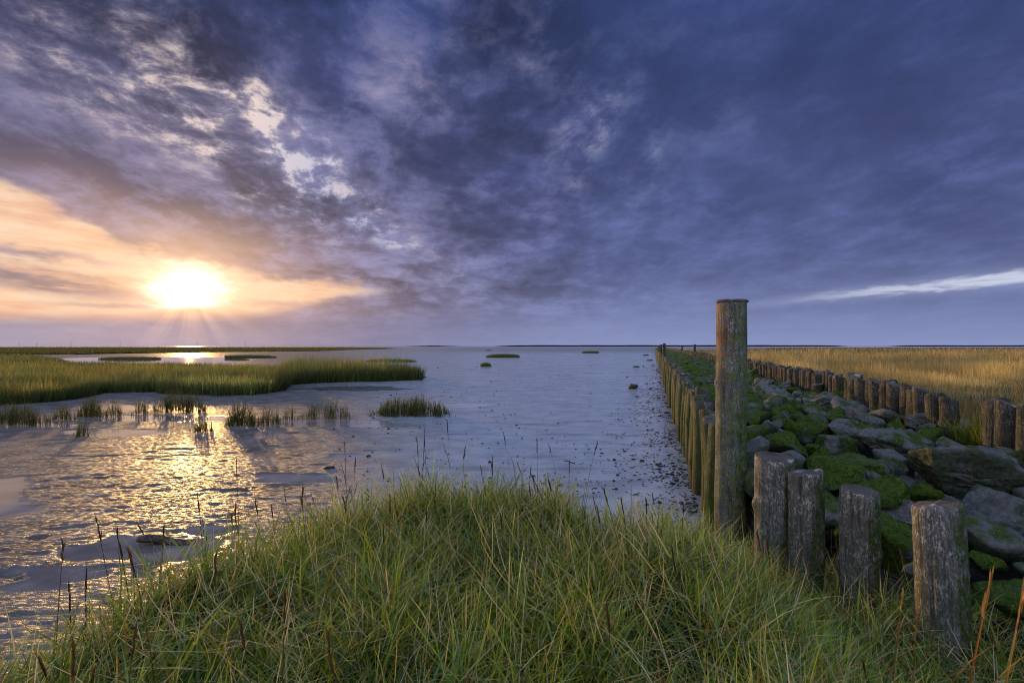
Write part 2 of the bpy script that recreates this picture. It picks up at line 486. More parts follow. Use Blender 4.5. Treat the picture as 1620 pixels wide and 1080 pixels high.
def m_wood(name, algae=(0.10, 0.13, 0.02), z0=0.85, z1=1.05, amount=1.0, side=None, orange=0.0, flecks=0.6, tint=1.0):
    """weathered pile: grey-brown grain, green film below z0..z1 (world height) and on one side, pale flecks, orange lichen"""
    m, g, out = mat(name)
    geo = g.new('ShaderNodeNewGeometry')
    pos = geo.outputs['Position']
    obj = g.new('ShaderNodeTexCoord').outputs['Object']
    rnd = E(g, g.new('ShaderNodeObjectInfo').outputs['Random'])
    off = g.new('ShaderNodeVectorMath'); off.operation = 'ADD'
    g.put(obj, off.inputs[0]); g.put(g.comb(rnd * 31.0, rnd * 17.0, rnd * 47.0), off.inputs[1])
    v = off.outputs[0]
    grain = g.noise(g.mapping(v, scale=(64, 64, 8.0)), 1.0, 6, 0.68, 0.3)
    crk = g.noise(g.mapping(v, scale=(60, 60, 3.0)), 1.0, 3, 0.5)
    fine = g.noise(g.mapping(v, scale=(150, 150, 60)), 1.0, 4, 0.6)
    blot = g.noise(v, 8.0, 5, 0.65)
    blot2 = g.noise(g.mapping(v, scale=(34, 34, 24)), 1.0, 5, 0.7)
    px_, py_, pz = g.sep(pos)
    nx, ny, nz = g.sep(geo.outputs['Normal'])
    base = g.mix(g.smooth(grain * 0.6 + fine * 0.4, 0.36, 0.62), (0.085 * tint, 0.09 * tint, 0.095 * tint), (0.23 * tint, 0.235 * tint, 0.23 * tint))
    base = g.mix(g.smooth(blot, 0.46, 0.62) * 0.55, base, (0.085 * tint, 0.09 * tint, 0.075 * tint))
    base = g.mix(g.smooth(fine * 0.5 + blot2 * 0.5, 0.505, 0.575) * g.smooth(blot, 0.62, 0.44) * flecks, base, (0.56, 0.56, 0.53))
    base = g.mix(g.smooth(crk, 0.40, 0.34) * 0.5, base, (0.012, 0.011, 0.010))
    # green film
    gz = g.smooth(pz + (blot - 0.5) * 0.5, z1, z0)
    if side is not None:
        sn = nx * side[0] + ny * side[1]
        gz = gz * 0.45 + g.smooth(sn + (blot - 0.5) * 1.1, 0.15, 0.75) * 0.8
    gm = (gz * g.smooth(blot2, 0.36, 0.56) * amount).clamp()
    gcol = g.mix(g.smooth(fine, 0.35, 0.65), tuple(c * 0.45 for c in algae), algae)
    base = g.mix(gm, base, gcol)
    if orange:
        om = g.smooth(nx * -0.95 + ny * -0.12 + (blot - 0.5) * 0.9, 0.38, 0.80) * g.smooth(pz, 1.30, 1.75) * g.smooth(blot2, 0.46, 0.56) * orange * 0.85
        base = g.mix(om.clamp(), base, (0.42, 0.115, 0.03))
        ym = g.smooth(g.noise(v, 22.0, 5, 0.65), 0.50, 0.58) * 0.75
        base = g.mix(ym, base, (0.15, 0.19, 0.05))
    # wet foot
    foot = g.smooth(pz + (blot - 0.5) * 0.25, 0.42, 0.10)
    base = g.mix(foot * 0.5, base, (0.02, 0.018, 0.013))
    h = grain * 0.6 + fine * 0.35 + blot2 * 0.3 + g.smooth(crk, 0.36, 0.44) * 0.6
    principled(g, out, base, g.smooth(blot, 0.3, 0.7, 0.62, 0.85), 0.2, g.bump(h, 0.8, 0.007))
    return m

def m_endgrain():
    m, g, out = mat('end_grain')
    obj = g.new('ShaderNodeTexCoord').outputs['Object']
    rnd = E(g, g.new('ShaderNodeObjectInfo').outputs['Random'])
    ox, oy, oz = g.sep(obj)
    rr = g.m('SQRT', ox * ox + oy * oy)
    n = g.noise(obj, 30, 5, 0.6)
    ring = g.m('SINE', (rr + (n - 0.5) * 0.03) * 420.0) * 0.5 + 0.5
    col = g.mix(ring * 0.4, (0.10, 0.09, 0.08), (0.22, 0.20, 0.175))
    off = g.new('ShaderNodeVectorMath'); off.operation = 'ADD'
    g.put(obj, off.inputs[0]); g.put(g.comb(rnd * 31.0, rnd * 17.0, rnd * 47.0), off.inputs[1])
    b = g.noise(off.outputs[0], 11, 4, 0.6)
    col = g.mix(g.smooth(b, 0.56, 0.66) * 0.8, col, (0.52, 0.52, 0.50))
    col = g.mix(g.smooth(b, 0.44, 0.36) * 0.7, col, (0.06, 0.065, 0.03))
    principled(g, out, col, 0.75, 0.35, g.bump(ring * 0.4 + n, 0.7, 0.008))
    return m

def m_stone(name='mossy_stone', moss=0.5, dark=1.0):
    m, g, out = mat(name)
    geo = g.new('ShaderNodeNewGeometry')
    obj = g.new('ShaderNodeTexCoord').outputs['Object']
    rnd = E(g, g.new('ShaderNodeObjectInfo').outputs['Random'])
    off = g.new('ShaderNodeVectorMath'); off.operation = 'ADD'
    g.put(geo.outputs['Position'], off.inputs[0]); g.put(g.comb(rnd * 31.0, rnd * 17.0, rnd * 47.0), off.inputs[1])
    v = off.outputs[0]
    n1 = g.noise(v, 5.0, 6, 0.62); n2 = g.noise(v, 34.0, 5, 0.65); n3 = g.noise(v, 110.0, 4, 0.6)
    nx, ny, nz = g.sep(geo.outputs['Normal'])
    px_, py_, pz = g.sep(geo.outputs['Position'])
    tone = g.smooth(rnd, 0.0, 1.0, 0.8, 1.4, 'LINEAR')
    base = g.mix(g.smooth(n1 * 0.6 + n2 * 0.4, 0.36, 0.64), (0.12 * dark, 0.125 * dark, 0.135 * dark), (0.33 * dark, 0.335 * dark, 0.33 * dark))
    tn = g.new('ShaderNodeVectorMath'); tn.operation = 'SCALE'; g.put(base, tn.inputs[0]); g.put(tone, tn.inputs['Scale'])
    base = tn.outputs[0]
    # thin green film low down and on flanks, cushions of bright moss on some stones
    film = g.smooth(n1 + (0.55 - nz) * 0.14, 0.42, 0.60) * 0.85
    base = g.mix(film, base, g.mix(g.smooth(n2, 0.35, 0.65), (0.025, 0.045, 0.022), (0.07, 0.11, 0.05)))
    mo = g.smooth(n1 * 0.75 + n2 * 0.25 + nz * 0.10 + (rnd - 0.5) * 0.22 + (moss - 0.5) * 0.34, 0.50, 0.63)
    mcol = g.mix(g.smooth(n3 * 0.5 + n2 * 0.5, 0.36, 0.64), (0.03, 0.068, 0.007), (0.15, 0.25, 0.018))
    base = g.mix(mo * 0.95, base, mcol)
    sp = g.smooth(g.voronoi(v, 38.0), 0.16, 0.10) * g.smooth(g.noise(v, 6.0, 3, 0.5), 0.50, 0.62) * g.smooth(nz, -0.1, 0.4)
    base = g.mix(sp * 0.85, base, (0.52, 0.52, 0.50))
    h = n1 * 0.6 + n2 * 0.6 + n3 * 0.2 + mo * n3 * 0.5
    rough = 0.62 + mo * 0.3
    principled(g, out, base, rough, 0.25, g.bump(h, 1.0, 0.045))
    return m

def m_plain(name, col, rough=0.8, spec=0.3, var=0.5, scale=30, bump=0.4):
    m, g, out = mat(name)
    pos = g.new('ShaderNodeTexCoord').outputs['Object']
    n = g.noise(pos, scale, 5, 0.6)
    c = g.mix(g.smooth(n, 0.3, 0.7), tuple(x * (1 - var) for x in col), tuple(x * (1 + var) for x in col))
    principled(g, out, c, rough, spec, g.bump(n, bump, 0.01))
    return m

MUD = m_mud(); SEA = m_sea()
SOIL = m_soil('bank_soil', (0.025, 0.02, 0.014), (0.06, 0.05, 0.032))
MARSH_SOIL = m_soil('marsh_soil', (0.03, 0.03, 0.018), (0.06, 0.055, 0.03))
CORE = m_soil('groyne_core', (0.012, 0.012, 0.010), (0.035, 0.035, 0.028))
GRASS = m_grass('grass_blade', 0.36)
REED = m_grass('cordgrass_blade', 0.35)
STONE = m_stone('mossy_stone', 0.38)
STONE_BARE = m_stone('bare_stone', 0.05)
STONE_MOSS = m_stone('very_mossy_stone', 0.75)
ENDG = m_endgrain()
W_TALL = m_wood('tall_post_wood', (0.085, 0.125, 0.02), 0.75, 1.7, 0.9, side=(0.85, -0.5), orange=1.0, flecks=0.75)
W_NEAR = m_wood('near_pile_wood', (0.075, 0.115, 0.025), 0.30, 1.0, 1.2, side=(0.85, -0.5), flecks=0.95)
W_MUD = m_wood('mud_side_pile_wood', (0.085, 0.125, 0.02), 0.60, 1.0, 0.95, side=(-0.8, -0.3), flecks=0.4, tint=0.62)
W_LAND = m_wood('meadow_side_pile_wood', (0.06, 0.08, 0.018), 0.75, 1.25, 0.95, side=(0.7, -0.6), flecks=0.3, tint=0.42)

# ------------------------------------------------------------------ the setting: mud flat
PUDDLES = [  # px centre, px radii on the ground as seen, rotation is implied by the ground
    (-20, 780, 85, 32), (215, 868, 150, 24), (110, 905, 90, 16), (60, 925, 60, 12), (500, 668, 120, 7), (600, 672, 60, 4), (230, 662, 160, 6), (60, 672, 100, 6),
    (175, 684, 90, 7), (180, 645, 60, 6), (470, 756, 70, 9), (560, 722, 40, 5), (700, 640, 90, 4), (330, 838, 40, 8),
    (205, 617, 40, 3), (240, 570, 160, 6), (560, 614, 90, 4), (420, 688, 45, 5), (900, 700, 70, 5), (760, 690, 60, 4)]

def mud_height(x, y):
    d = np.hypot(x, y)
    big = fbm(x * 0.55, y * 0.55, oct=3, seed=3) * 0.012
    wx = fbm(x * 0.9, y * 0.9, oct=2, seed=40) * 1.2; wy = fbm(x * 0.9, y * 0.9, oct=2, seed=41) * 1.2
    rip = 1 - np.abs(fbm((x + wx * .35) * 1.9, (y + wy * .35) * 8.0, oct=3, seed=11, gain=0.6)) * 5
    fine = fbm(x * 9, y * 13, oct=3, seed=21)
    med = fbm((x + wx * .5) * 4.5, (y + wy * .5) * 7.0, oct=3, seed=31)
    z = big + (rip * 0.0055 + med * 0.005) * (1 - sstep(18, 60, d)) + fine * 0.010 * (1 - sstep(8, 22, d))
    z = z + fbm((x + wx * .3) * 4.2, (y + wy * .3) * 15.0, oct=2, seed=71) * 0.011 * (1 - sstep(9, 20, d))
    gully = np.abs(fbm((x + wx * .6) * 0.32, (y + wy * .6) * 0.55, oct=3, seed=55))
    z = z - (1 - sstep(0.0, 0.05, gully)) * 0.010 * (1 - sstep(15, 45, d))
    # calmer on the right near the piles
    calm = sstep(-0.42, -0.02, x / (y + 0.5))
    z = z * (1 - 0.86 * calm)
    wet = np.zeros_like(z)
    for (px, py, rx, ry) in PUDDLES:
        cx, cyy = at(px, py)
        ax = rx / F * cyy; ay = abs(at(px, py - ry)[1] - at(px, py + ry)[1]) / 2
        q = np.sqrt(((x - cx - (y - cyy) * cx / cyy * 0.9) / ax) ** 2 + ((y - cyy) / ay) ** 2) + fbm(x * 2.2 / max(ay, .3) * .5, y * 2.2 / max(ay, .3) * .5, oct=3, seed=60) * 1.1
        wet = np.maximum(wet, sstep(1.06, 0.90, q))
    lowlie = sstep(-0.010, -0.020, z) * sstep(0.5, -0.3, x / (y + 1) - 0.1)
    z = z * (1 - wet) + wet * (-0.006)
    return z, wet, calm

NR, NA = 1450, 340
rad = 2.0 * (700 / 2.0) ** (np.linspace(0, 1, NR))
ang = np.linspace(R(-62), R(62), NA)
rr, aa = np.meshgrid(rad, ang, indexing='ij')
mx, my = rr * np.sin(aa), rr * np.cos(aa)
mz, mwet, mcalm = mud_height(mx, my)
lo_dx = mx - my * TA
mz = np.where(lo_dx > 0.75, mz - 0.08, mz)
mz = mz + sstep(-0.55, 0.25, lo_dx) * (lo_dx < 0.9) * 0.045 * (my > 3.2) * (my < 60)
mwet = mwet * (1 - sstep(-0.6, 0.0, lo_dx))
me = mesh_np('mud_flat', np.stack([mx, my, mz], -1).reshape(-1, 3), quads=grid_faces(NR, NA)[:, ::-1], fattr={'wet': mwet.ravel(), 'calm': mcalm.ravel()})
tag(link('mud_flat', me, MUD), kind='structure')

ring = [700, 1500, 4000, 12000, 30000]
rr, aa = np.meshgrid(ring, np.linspace(R(-75), R(75), 60), indexing='ij')
v = np.stack([rr * np.sin(aa), rr * np.cos(aa), np.zeros_like(rr) - 0.01], -1).reshape(-1, 3)
tag(link('sea', mesh_np('sea', v, quads=grid_faces(5, 60)[:, ::-1]), SEA), kind='structure')

# far shores: low dikes along the horizon
FAR = m_plain('far_shore_land', (0.022, 0.026, 0.045), 1.0, 0.0, 0.25, 0.02, 0.0)
def far_shore(px0, px1, dist, hgt):
    n = 90; t = np.linspace(0, 1, n)
    xs = (px0 + (px1 - px0) * t - 810) / F * dist
    prof = np.minimum(1, np.minimum(t, 1 - t) * (px1 - px0) / 45) ** 0.6 * hgt * (0.9 + 0.25 * fbm(t * 30, t * 0, oct=3, seed=int(px0) + 900))
    rows = []
    for (dy, k) in ((0, 0), (14, 0.6), (26, 1.0), (60, 1.0), (90, 0.0)):
        rows.append(np.stack([xs * (1 + dy / dist), np.full(n, dist + dy), prof * k - 0.3], -1))
    v = np.stack(rows, 0).reshape(-1, 3)
    tag(link('far_shore', mesh_np('far_shore', v, quads=grid_faces(5, n)), FAR), kind='structure')
far_shore(636, 733, 1500, 3.3)
far_shore(778, 1345, 1500, 4.9)
far_shore(1400, 1760, 1500, 4.5)

# ------------------------------------------------------------------ bank in front of the camera
BANK = [(-2.0, -1.6), (-1.98, 1.5), (-1.92, 1.95), (-1.84, 2.3), (-1.72, 2.75), (-1.5, 3.2), (-1.15, 3.65), (-0.55, 3.95), (0.15, 4.02), (0.5, 3.82),
        (0.72, 3.42), (1.15, 3.32), (1.6, 3.75), (2.2, 3.5), (2.5, 2.9), (3.0, 2.4), (4.0, 2.1), (4.0, -1.6)]
def bank_h(x, y):
    d = edge_dist(BANK, x, y); ins = inside(BANK, x, y)
    s = np.where(ins, d, -d) + fbm(x * 3, y * 3, oct=3, seed=77) * 0.18
    top = 0.56 + fbm(x * 1.3, y * 1.3, oct=3, seed=78) * 0.16 - 0.34 * sstep(0.85, 1.5, x)
    lump = fbm(x * 4.2, y * 4.2, oct=3, seed=79) * 0.20
    return -0.10 + (top + 0.10 + lump) * sstep(-0.10, 0.42, s), s
gx_ = np.linspace(-2.3, 4.2, 150); gy_ = np.linspace(-1.5, 4.4, 150)
yy, xx = np.meshgrid(gy_, gx_, indexing='ij')
bz, _ = bank_h(xx, yy)
me = mesh_np('grass_bank', np.stack([xx, yy, bz], -1).reshape(-1, 3), quads=grid_faces(150, 150))
tag(link('grass_bank', me, SOIL), kind='structure')

# ------------------------------------------------------------------ meadow ground right of the groyne
MEADOW_Z = 0.86
def meadow_h(x, y):
    d = x - y * TA - 3.1
    return -0.2 + (MEADOW_Z + 0.2 + fbm(x * 0.5, y * 0.5, oct=3, seed=90) * 0.12) * sstep(0.0, 0.12, d + 0.05)
ny_, nx_ = 120, 80
ys = 2.2 * (300 / 2.2) ** np.linspace(0, 1, ny_)
tt = np.linspace(0, 1, nx_) ** 1.6
yy = np.repeat(ys[:, None], nx_, 1)
xx = yy * TA + 3.08 + tt[None, :] * (yy * 1.25 + 6)
yfar = 95 + sstep(0, 70, xx - yy * TA - 3) * 160
zz = meadow_h(xx, yy) - sstep(0, 20, yy - yfar) * 1.3
me = mesh_np('meadow_ground', np.stack([xx, yy, zz], -1).reshape(-1, 3), quads=grid_faces(ny_, nx_))
tag(link('meadow_ground', me, MARSH_SOIL), kind='structure')

# ------------------------------------------------------------------ groyne core under the stones
def surf(dxr, y):
    t = np.clip((dxr - 0.6) / 2.4, 0, 1)
    far = 0.95 - 0.13 * t
    return far - 0.36 * sstep(6.0, 2.4, y) + fbm(dxr * 1.1, y * 0.9, oct=2, seed=120) * 0.12
ys = np.concatenate([np.linspace(2.0, 12, 60), 12 * (190 / 12) ** np.linspace(0.02, 1, 60)])
ds = np.linspace(0.60, 3.12, 24)
yy, dd = np.meshgrid(ys, ds, indexing='ij')
zz = surf(dd, yy) - 0.20 - 0.75 * sstep(0.10, -0.12, dd - 0.66 - (3.9 - yy) * 0.52) * (yy < 4.0)
me = mesh_np('groyne_core', np.stack([yy * TA + dd, yy, zz], -1).reshape(-1, 3), quads=grid_faces(len(ys), 24))
tag(link('groyne_core', me, CORE), kind='structure')

# ------------------------------------------------------------------ piles
def pile_mesh(r, h, seed, nseg=28, nring=14, tilt=0.02, crack=0.5, taper=0.06, knots=2, bow=0.0):
    """shaft from z=0 to z=h with fluted, split, knotty surface; returns shaft mesh and end-grain mesh"""
    rs = np.random.default_rng(seed)
    th = np.linspace(0, 2 * np.pi, nseg, endpoint=False)
    zs = np.concatenate([np.linspace(0, h - 0.022, nring), [h - 0.009, h]])
    Z, T = np.meshgrid(zs, th, indexing='ij')
    cs, sn = np.cos(T), np.sin(T)
    rad = r * (1 + taper * (0.5 - Z / h))
    rad = rad * (1 + fbm(cs * 1.6 + seed, sn * 1.6, Z * 1.8, oct=3, seed=seed % 97) * 0.13)
    rad = rad + fbm(cs * 7, sn * 7, Z * 1.2 + seed, oct=3, seed=seed % 89 + 5) * 0.005 * min(1, r / .1)
    for _ in range(rs.integers(2, 5)):
        t0 = rs.uniform(0, 2 * np.pi); wv_ = rs.uniform(0.035, 0.065); zc = rs.uniform(0.3, 1.1) * h; ln = rs.uniform(.3, .8) * h
        dt = np.abs((T - t0 + 0.10 * np.sin(Z * 5 + seed) + np.pi) % (2 * np.pi) - np.pi)
        rad = rad - r * 0.13 * crack * np.exp(-(dt / wv_) ** 2) * np.exp(-((Z - zc) / ln) ** 2)
    for _ in range(knots):
        t0 = rs.uniform(0, 2 * np.pi); zc = rs.uniform(0.3, 0.9) * h
        dt = (T - t0 + np.pi) % (2 * np.pi) - np.pi
        rad = rad + r * 0.16 * np.exp(-(dt / 0.22) ** 2 - ((Z - zc) / 0.04) ** 2)
    ch = np.ones(len(zs)); ch[-2] = 0.985; ch[-1] = 0.93
    ch[-3] = 1.0
    rad = rad * ch[:, None]
    ti = rs.uniform(0, 2 * np.pi)
    top = sstep(h - 0.16, h, Z)
    Zt = Z + top * (tilt * (cs * math.cos(ti) + sn * math.sin(ti)) * r * 4 + fbm(cs * 2.5 + seed, sn * 2.5, oct=2, seed=seed % 71) * 0.03)
    bx = bow * np.sin(Z / h * np.pi) * 0.05
    X = rad * cs + bx; Y = rad * sn
    v = np.stack([X, Y, Zt], -1)
    shaft = mesh_np('pile_shaft', v.reshape(-1, 3), quads=grid_faces(len(zs), nseg, True))
    # end grain
    rim = v[-1]; c = rim.mean(0)
    rows = [rim]
    for k in (0.8, 0.55, 0.28):
        p = c + (rim - c) * k
        p[:, 2] += (fbm(p[:, 0] * 30 + seed, p[:, 1] * 30, oct=2, seed=4) * 0.018) + 0.006
        rows.append(p)
    vv = np.concatenate([np.concatenate(rows), c[None] + [[0, 0, 0.006]]])
    q = grid_faces(4, nseg, True)
    k = 3 * nseg; j = np.arange(nseg)
    tr = np.stack([k + j, k + (j + 1) % nseg, np.full(nseg, 4 * nseg)], -1)
    end = mesh_np('pile_end', vv, quads=q, tris=tr)
    return shaft, end

def pile(x, y, z0, meshes, wood, label, group=None, rz=0.0, lean=(0, 0), sc=1.0, name='wooden_pile', cat='wooden pile'):
    sh, en = meshes
    o = link(name, sh, None)
    o.location = (x, y, z0); o.rotation_euler = (lean[0], lean[1], rz); o.scale = (sc, sc, 1)
    if len(sh.materials) == 0: sh.materials.append(wood)
    if len(en.materials) == 0: en.materials.append(ENDG)
    link('end_grain', en, None, o)
    tag(o, label, cat, group)
    return o

# tall post
tall = pile(1.68, 3.95, -0.2, pile_mesh(0.112, 2.24, 501, 64, 90, 0.02, 0.45, 0.06, 3), W_TALL,
            'tall weathered post with orange and green lichen, rising above the horizon', rz=0.4, lean=(0, R(0.5)), name='tall_post', cat='wooden post')
# flat overhanging cap on the tall post
th = np.linspace(0, 2 * np.pi, 40, endpoint=False)
rc = 0.113 * (1 + fbm(np.cos(th) * 2 + 3, np.sin(th) * 2, oct=3, seed=9) * 0.12)
rows = [np.stack([rc * k * np.cos(th), rc * k * np.sin(th), np.full(40, z) + fbm(np.cos(th) * 3, np.sin(th) * 3, oct=2, seed=12) * 0.006], -1)
        for k, z in ((0.90, -0.012), (1.03, -0.010), (1.05, 0.000), (0.98, 0.008), (0.5, 0.012), (0.02, 0.013))]
link('cap', mesh_np('cap', np.concatenate(rows), quads=grid_faces(6, 40, True)), m_plain('cap_wood', (0.12, 0.125, 0.12), 0.8), tall, (0.004, 0, 2.245))

CROSS = [  # px, top py, depth, diameter px, base z, label
    (1226, 722, 3.20, 66, 'stout grey pile with pale flat top, next right of the tall post', 611, 0.0),
    (1275, 746, 3.04, 58, 'grey pile with sunlit pale left edge, second right of the tall post', 612, 0.0),
    (1361, 772, 2.80, 62, 'pale flecked pile with split top standing alone in the grass', 613, 0.03),
    (1505, 803, 2.36, 79, 'thick split-topped pile in the lower right corner grass', 614, -0.06)]
for (px, tp, d, w, lab, sd_, ln) in CROSS:
    x = (px - 810) / F * d; zt = H - (tp - YH) / F * d; r = w / 2 / F * d * 0.90
    ms = pile_mesh(r, zt + 0.05, sd_, 84, 60, 0.03, 0.75 if sd_ > 612 else 0.25, 0.05, 2)
    pile(x, d, -0.05, ms, W_NEAR, lab, 'piles across the near end of the groyne', rz=sd_ % 7, lean=(0, ln))
pile(2.42, 2.02, -0.05, pile_mesh(0.11, 0.95, 615, 24, 14), W_NEAR, 'pile at the right edge beyond the thick split-topped pile', 'piles across the near end of the groyne')

ORD = ['first', 'second', 'third', 'fourth', 'fifth', 'sixth', 'seventh', 'eighth', 'ninth', 'tenth', 'eleventh', 'twelfth', 'thirteenth', 'fourteenth', 'fifteenth',
       'sixteenth', 'seventeenth', 'eighteenth', 'nineteenth', 'twentieth', 'twenty-first', 'twenty-second', 'twenty-third', 'twenty-fourth', 'twenty-fifth', 'twenty-sixth',
       'twenty-seventh', 'twenty-eighth', 'twenty-ninth', 'thirtieth', 'thirty-first', 'thirty-second', 'thirty-third', 'thirty-fourth', 'thirty-fifth', 'thirty-sixth',
       'thirty-seventh', 'thirty-eighth', 'thirty-ninth', 'fortieth', 'forty-first', 'forty-second', 'forty-third', 'forty-fourth', 'forty-fifth', 'forty-sixth', 'forty-seventh', 'forty-eighth']
mid_left = [pile_mesh(0.10, 1.40, 700 + k, 20, 12, 0.05, 0.7, 0.06, 2, (-1) ** k) for k in range(7)]
mid_right = [pile_mesh(0.088, 1.05, 730 + k, 20, 10, 0.07, 0.6, 0.04, 1) for k in range(7)]
low_left = [pile_mesh(0.10, 1.40, 760 + k, 10, 3, 0.05, 0, 0.06, 0) for k in range(4)]
low_right = [pile_mesh(0.088, 1.05, 770 + k, 10, 3, 0.05, 0, 0.04, 0) for k in range(4)]

# mud-side row
rs = np.random.default_rng(31)
y = 4.15; k = 0; far_left = []
TALL_Y = (29.0, 40.0, 54.0)
while y < 150:
    dxo = 0.56 + rs.normal(0, 0.018)
    r = rs.uniform(0.068, 0.108)
    if y < 44:
        top = 1.08 + rs.normal(0, 0.045)
        if y < 5.0: top = 1.02
        x = y * TA + dxo
        if k == 0:
            ms = pile_mesh(0.09, 1.15, 640, 40, 30); top = 0.96; x += 0.10
        elif y < 9:
            ms = pile_mesh(r, 1.40, 641 + k, 36, 30, 0.06, 0.9, 0.06, 3, rs.choice([-1, 1]) * 0.7)
        else:
            ms = mid_left[rs.integers(7)] if y < 22 else low_left[rs.integers(4)]
        sc = 1.0 if y < 9 else r / 0.10
        if k == 0: lab = 'dark pile half hidden right behind the tall post'
        elif k < 36: lab = f'{ORD[k - 1]} green-stained pile behind the tall post in the mud-side row'
        else: lab = 'small distant pile far along the mud-side row'
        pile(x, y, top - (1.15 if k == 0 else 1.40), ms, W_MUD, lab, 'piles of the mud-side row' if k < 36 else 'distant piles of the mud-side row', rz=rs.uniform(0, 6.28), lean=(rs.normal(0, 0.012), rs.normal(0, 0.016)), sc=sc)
    elif rs.uniform() > 0.05:
        far_left.append((y * TA + dxo, y, 1.09 + rs.normal(0, 0.03), r))
    y += (2 * r + rs.uniform(0.02, 0.15)); k += 1

# meadow-side row
rs = np.random.default_rng(37)
y = 3.70; k = 0; far_right = []
GAP = (4.62, 5.05)
while y < 150:
    dxo = 3.0 + rs.normal(0, 0.02)
    r = rs.uniform(0.060, 0.095)
    if y < 7.5: r = rs.uniform(0.072, 0.105)
    if not (GAP[0] < y < GAP[1]):
        top = 1.215 + rs.normal(0, 0.030)
        if y < 4.6: top = 1.22
        if y < 40:
            ms = pile_mesh(r, 1.05, 820 + k, 32, 22, 0.10, 0.7, 0.04, 2) if y < 9.5 else (mid_right[rs.integers(7)] if y < 20 else low_right[rs.integers(4)])
            sc = 1.0 if y < 9.5 else r / 0.088
            if k < 40: lab = f'{ORD[k]} dark pile from the right edge in the meadow-side row'
            else: lab = 'small distant pile far along the meadow-side row'
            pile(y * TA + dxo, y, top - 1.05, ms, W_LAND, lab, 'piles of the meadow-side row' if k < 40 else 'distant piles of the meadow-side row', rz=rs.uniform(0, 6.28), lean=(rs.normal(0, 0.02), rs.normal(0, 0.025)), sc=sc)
            k += 1
        else:
            far_right.append((y * TA + dxo, y, 1.235 + rs.normal(0, 0.03), r))
    y += (2 * r + rs.uniform(0.015, 0.085))

def far_piles(name, pts, hgt, wood, label):
    V = []; Q = []; base = 0; n = 7
    th = np.linspace(0, 2 * np.pi, n, endpoint=False)
    for (x, y, top, r) in pts:
        for z, k in ((top - hgt, 1.0), (top - 0.02, 1.0), (top, 0.9)):
            V.append(np.stack([x + r * k * np.cos(th), y + r * k * np.sin(th), np.full(n, z)], -1))
        V.append(np.array([[x, y, top + 0.004]] * n))
        Q.append(grid_faces(4, n, True) + base); base += 4 * n
    tag(link(name, mesh_np(name, np.concatenate(V), quads=np.concatenate(Q)), wood), label, 'piles', kind='stuff')
far_piles('far_piles', far_left, 1.4, W_MUD, 'run of tiny piles at the far end of the mud-side row')
far_piles('far_piles', far_right, 1.0, W_LAND, 'run of tiny piles at the far end of the meadow-side row')
for (yy_, dxo, top, lab) in ((29.0, 0.60, 1.84, 'nearest of the three tall posts far along the mud-side row'),
                             (40.0, 0.58, 1.80, 'middle one of the three tall posts far along the mud-side row'),
                             (54.0, 0.56, 1.78, 'farthest of the three tall posts far along the mud-side row'),
                             (37.0, 2.97, 1.80, 'thin tall post rising from the meadow-side row near the tall post'),
                             (53.0, 2.95, 1.62, 'thin short post far along the meadow-side row')):
    pile(yy_ * TA + dxo, yy_, 0.0, pile_mesh(0.085, top, int(yy_) + 900, 12, 6, 0.02, 0.2), W_LAND, lab, 'tall posts along the groyne', name='tall_post', cat='wooden post')
# stub leaning in the stones
pile(*at(1297, 624, 0.85), 0.62, pile_mesh(0.095, 0.42, 950, 28, 12, 0.03, 0.4), W_LAND, 'short leaning stump with pale cut top among the stones', rz=1.0, lean=(R(-4), R(-9)), name='leaning_stump', cat='wooden stump')

# ------------------------------------------------------------------ stones
ICO = {}
def ico(n):
    if n not in ICO:
        bm = bmesh.new(); bmesh.ops.create_icosphere(bm, subdivisions=n, radius=1.0)
        bm.verts.ensure_lookup_table()
        v = np.array([x.co[:] for x in bm.verts]); f = np.array([[q.index for q in x.verts] for x in bm.faces])
        bm.free(); ICO[n] = (v, f)
    return ICO[n]

def stone_verts(seed, n, flat=0.75, planes=12, p=26, rough=0.075):
    v, f = ico(n)
    rs = np.random.default_rng(seed)
    nn = rs.normal(size=(planes, 3)); nn /= np.linalg.norm(nn, axis=1)[:, None]
    hh = rs.uniform(0.55, 1.0, planes)
    d = np.clip(v @ nn.T, 0, None) / hh[None, :]
    rad = (np.sum(d ** p, 1) + 1e-6) ** (-1.0 / p)
    rad = np.minimum(rad, 1.3)
    rad = rad + fbm(v[:, 0] * 2.2 + seed, v[:, 1] * 2.2, v[:, 2] * 2.2, oct=5 if n > 3 else 3, seed=seed % 50) * rough * 2.4
    if n > 2:   # broken chips and ledges
        sd_ = rs.normal(size=(46, 3)); sd_ /= np.linalg.norm(sd_, axis=1)[:, None]
        vj = v + np.stack([fbm(v[:, 0] * 3 + q_, v[:, 1] * 3, v[:, 2] * 3, oct=2, seed=q_) for q_ in (1, 2, 3)], -1) * 0.5
        dd_ = vj @ sd_.T
        rad = rad * (1 + rs.normal(0, 0.035, 46)[np.argmax(dd_, 1)])
        rad = rad - np.clip(0.10 - np.abs(fbm(v[:, 0] * 2.6 + seed, v[:, 1] * 2.6, v[:, 2] * 2.6, oct=3, seed=seed % 37)) * 2, 0, 0.1) * 0.6
    w = v * rad[:, None]
    w = w / np.abs(w).max(0)[None, :]
    w[:, 2] *= flat
    return w, f

def stone_mesh(seed, n, **k):
    w, f = stone_verts(seed, n, **k)
    return mesh_np('stone', w, tris=f)

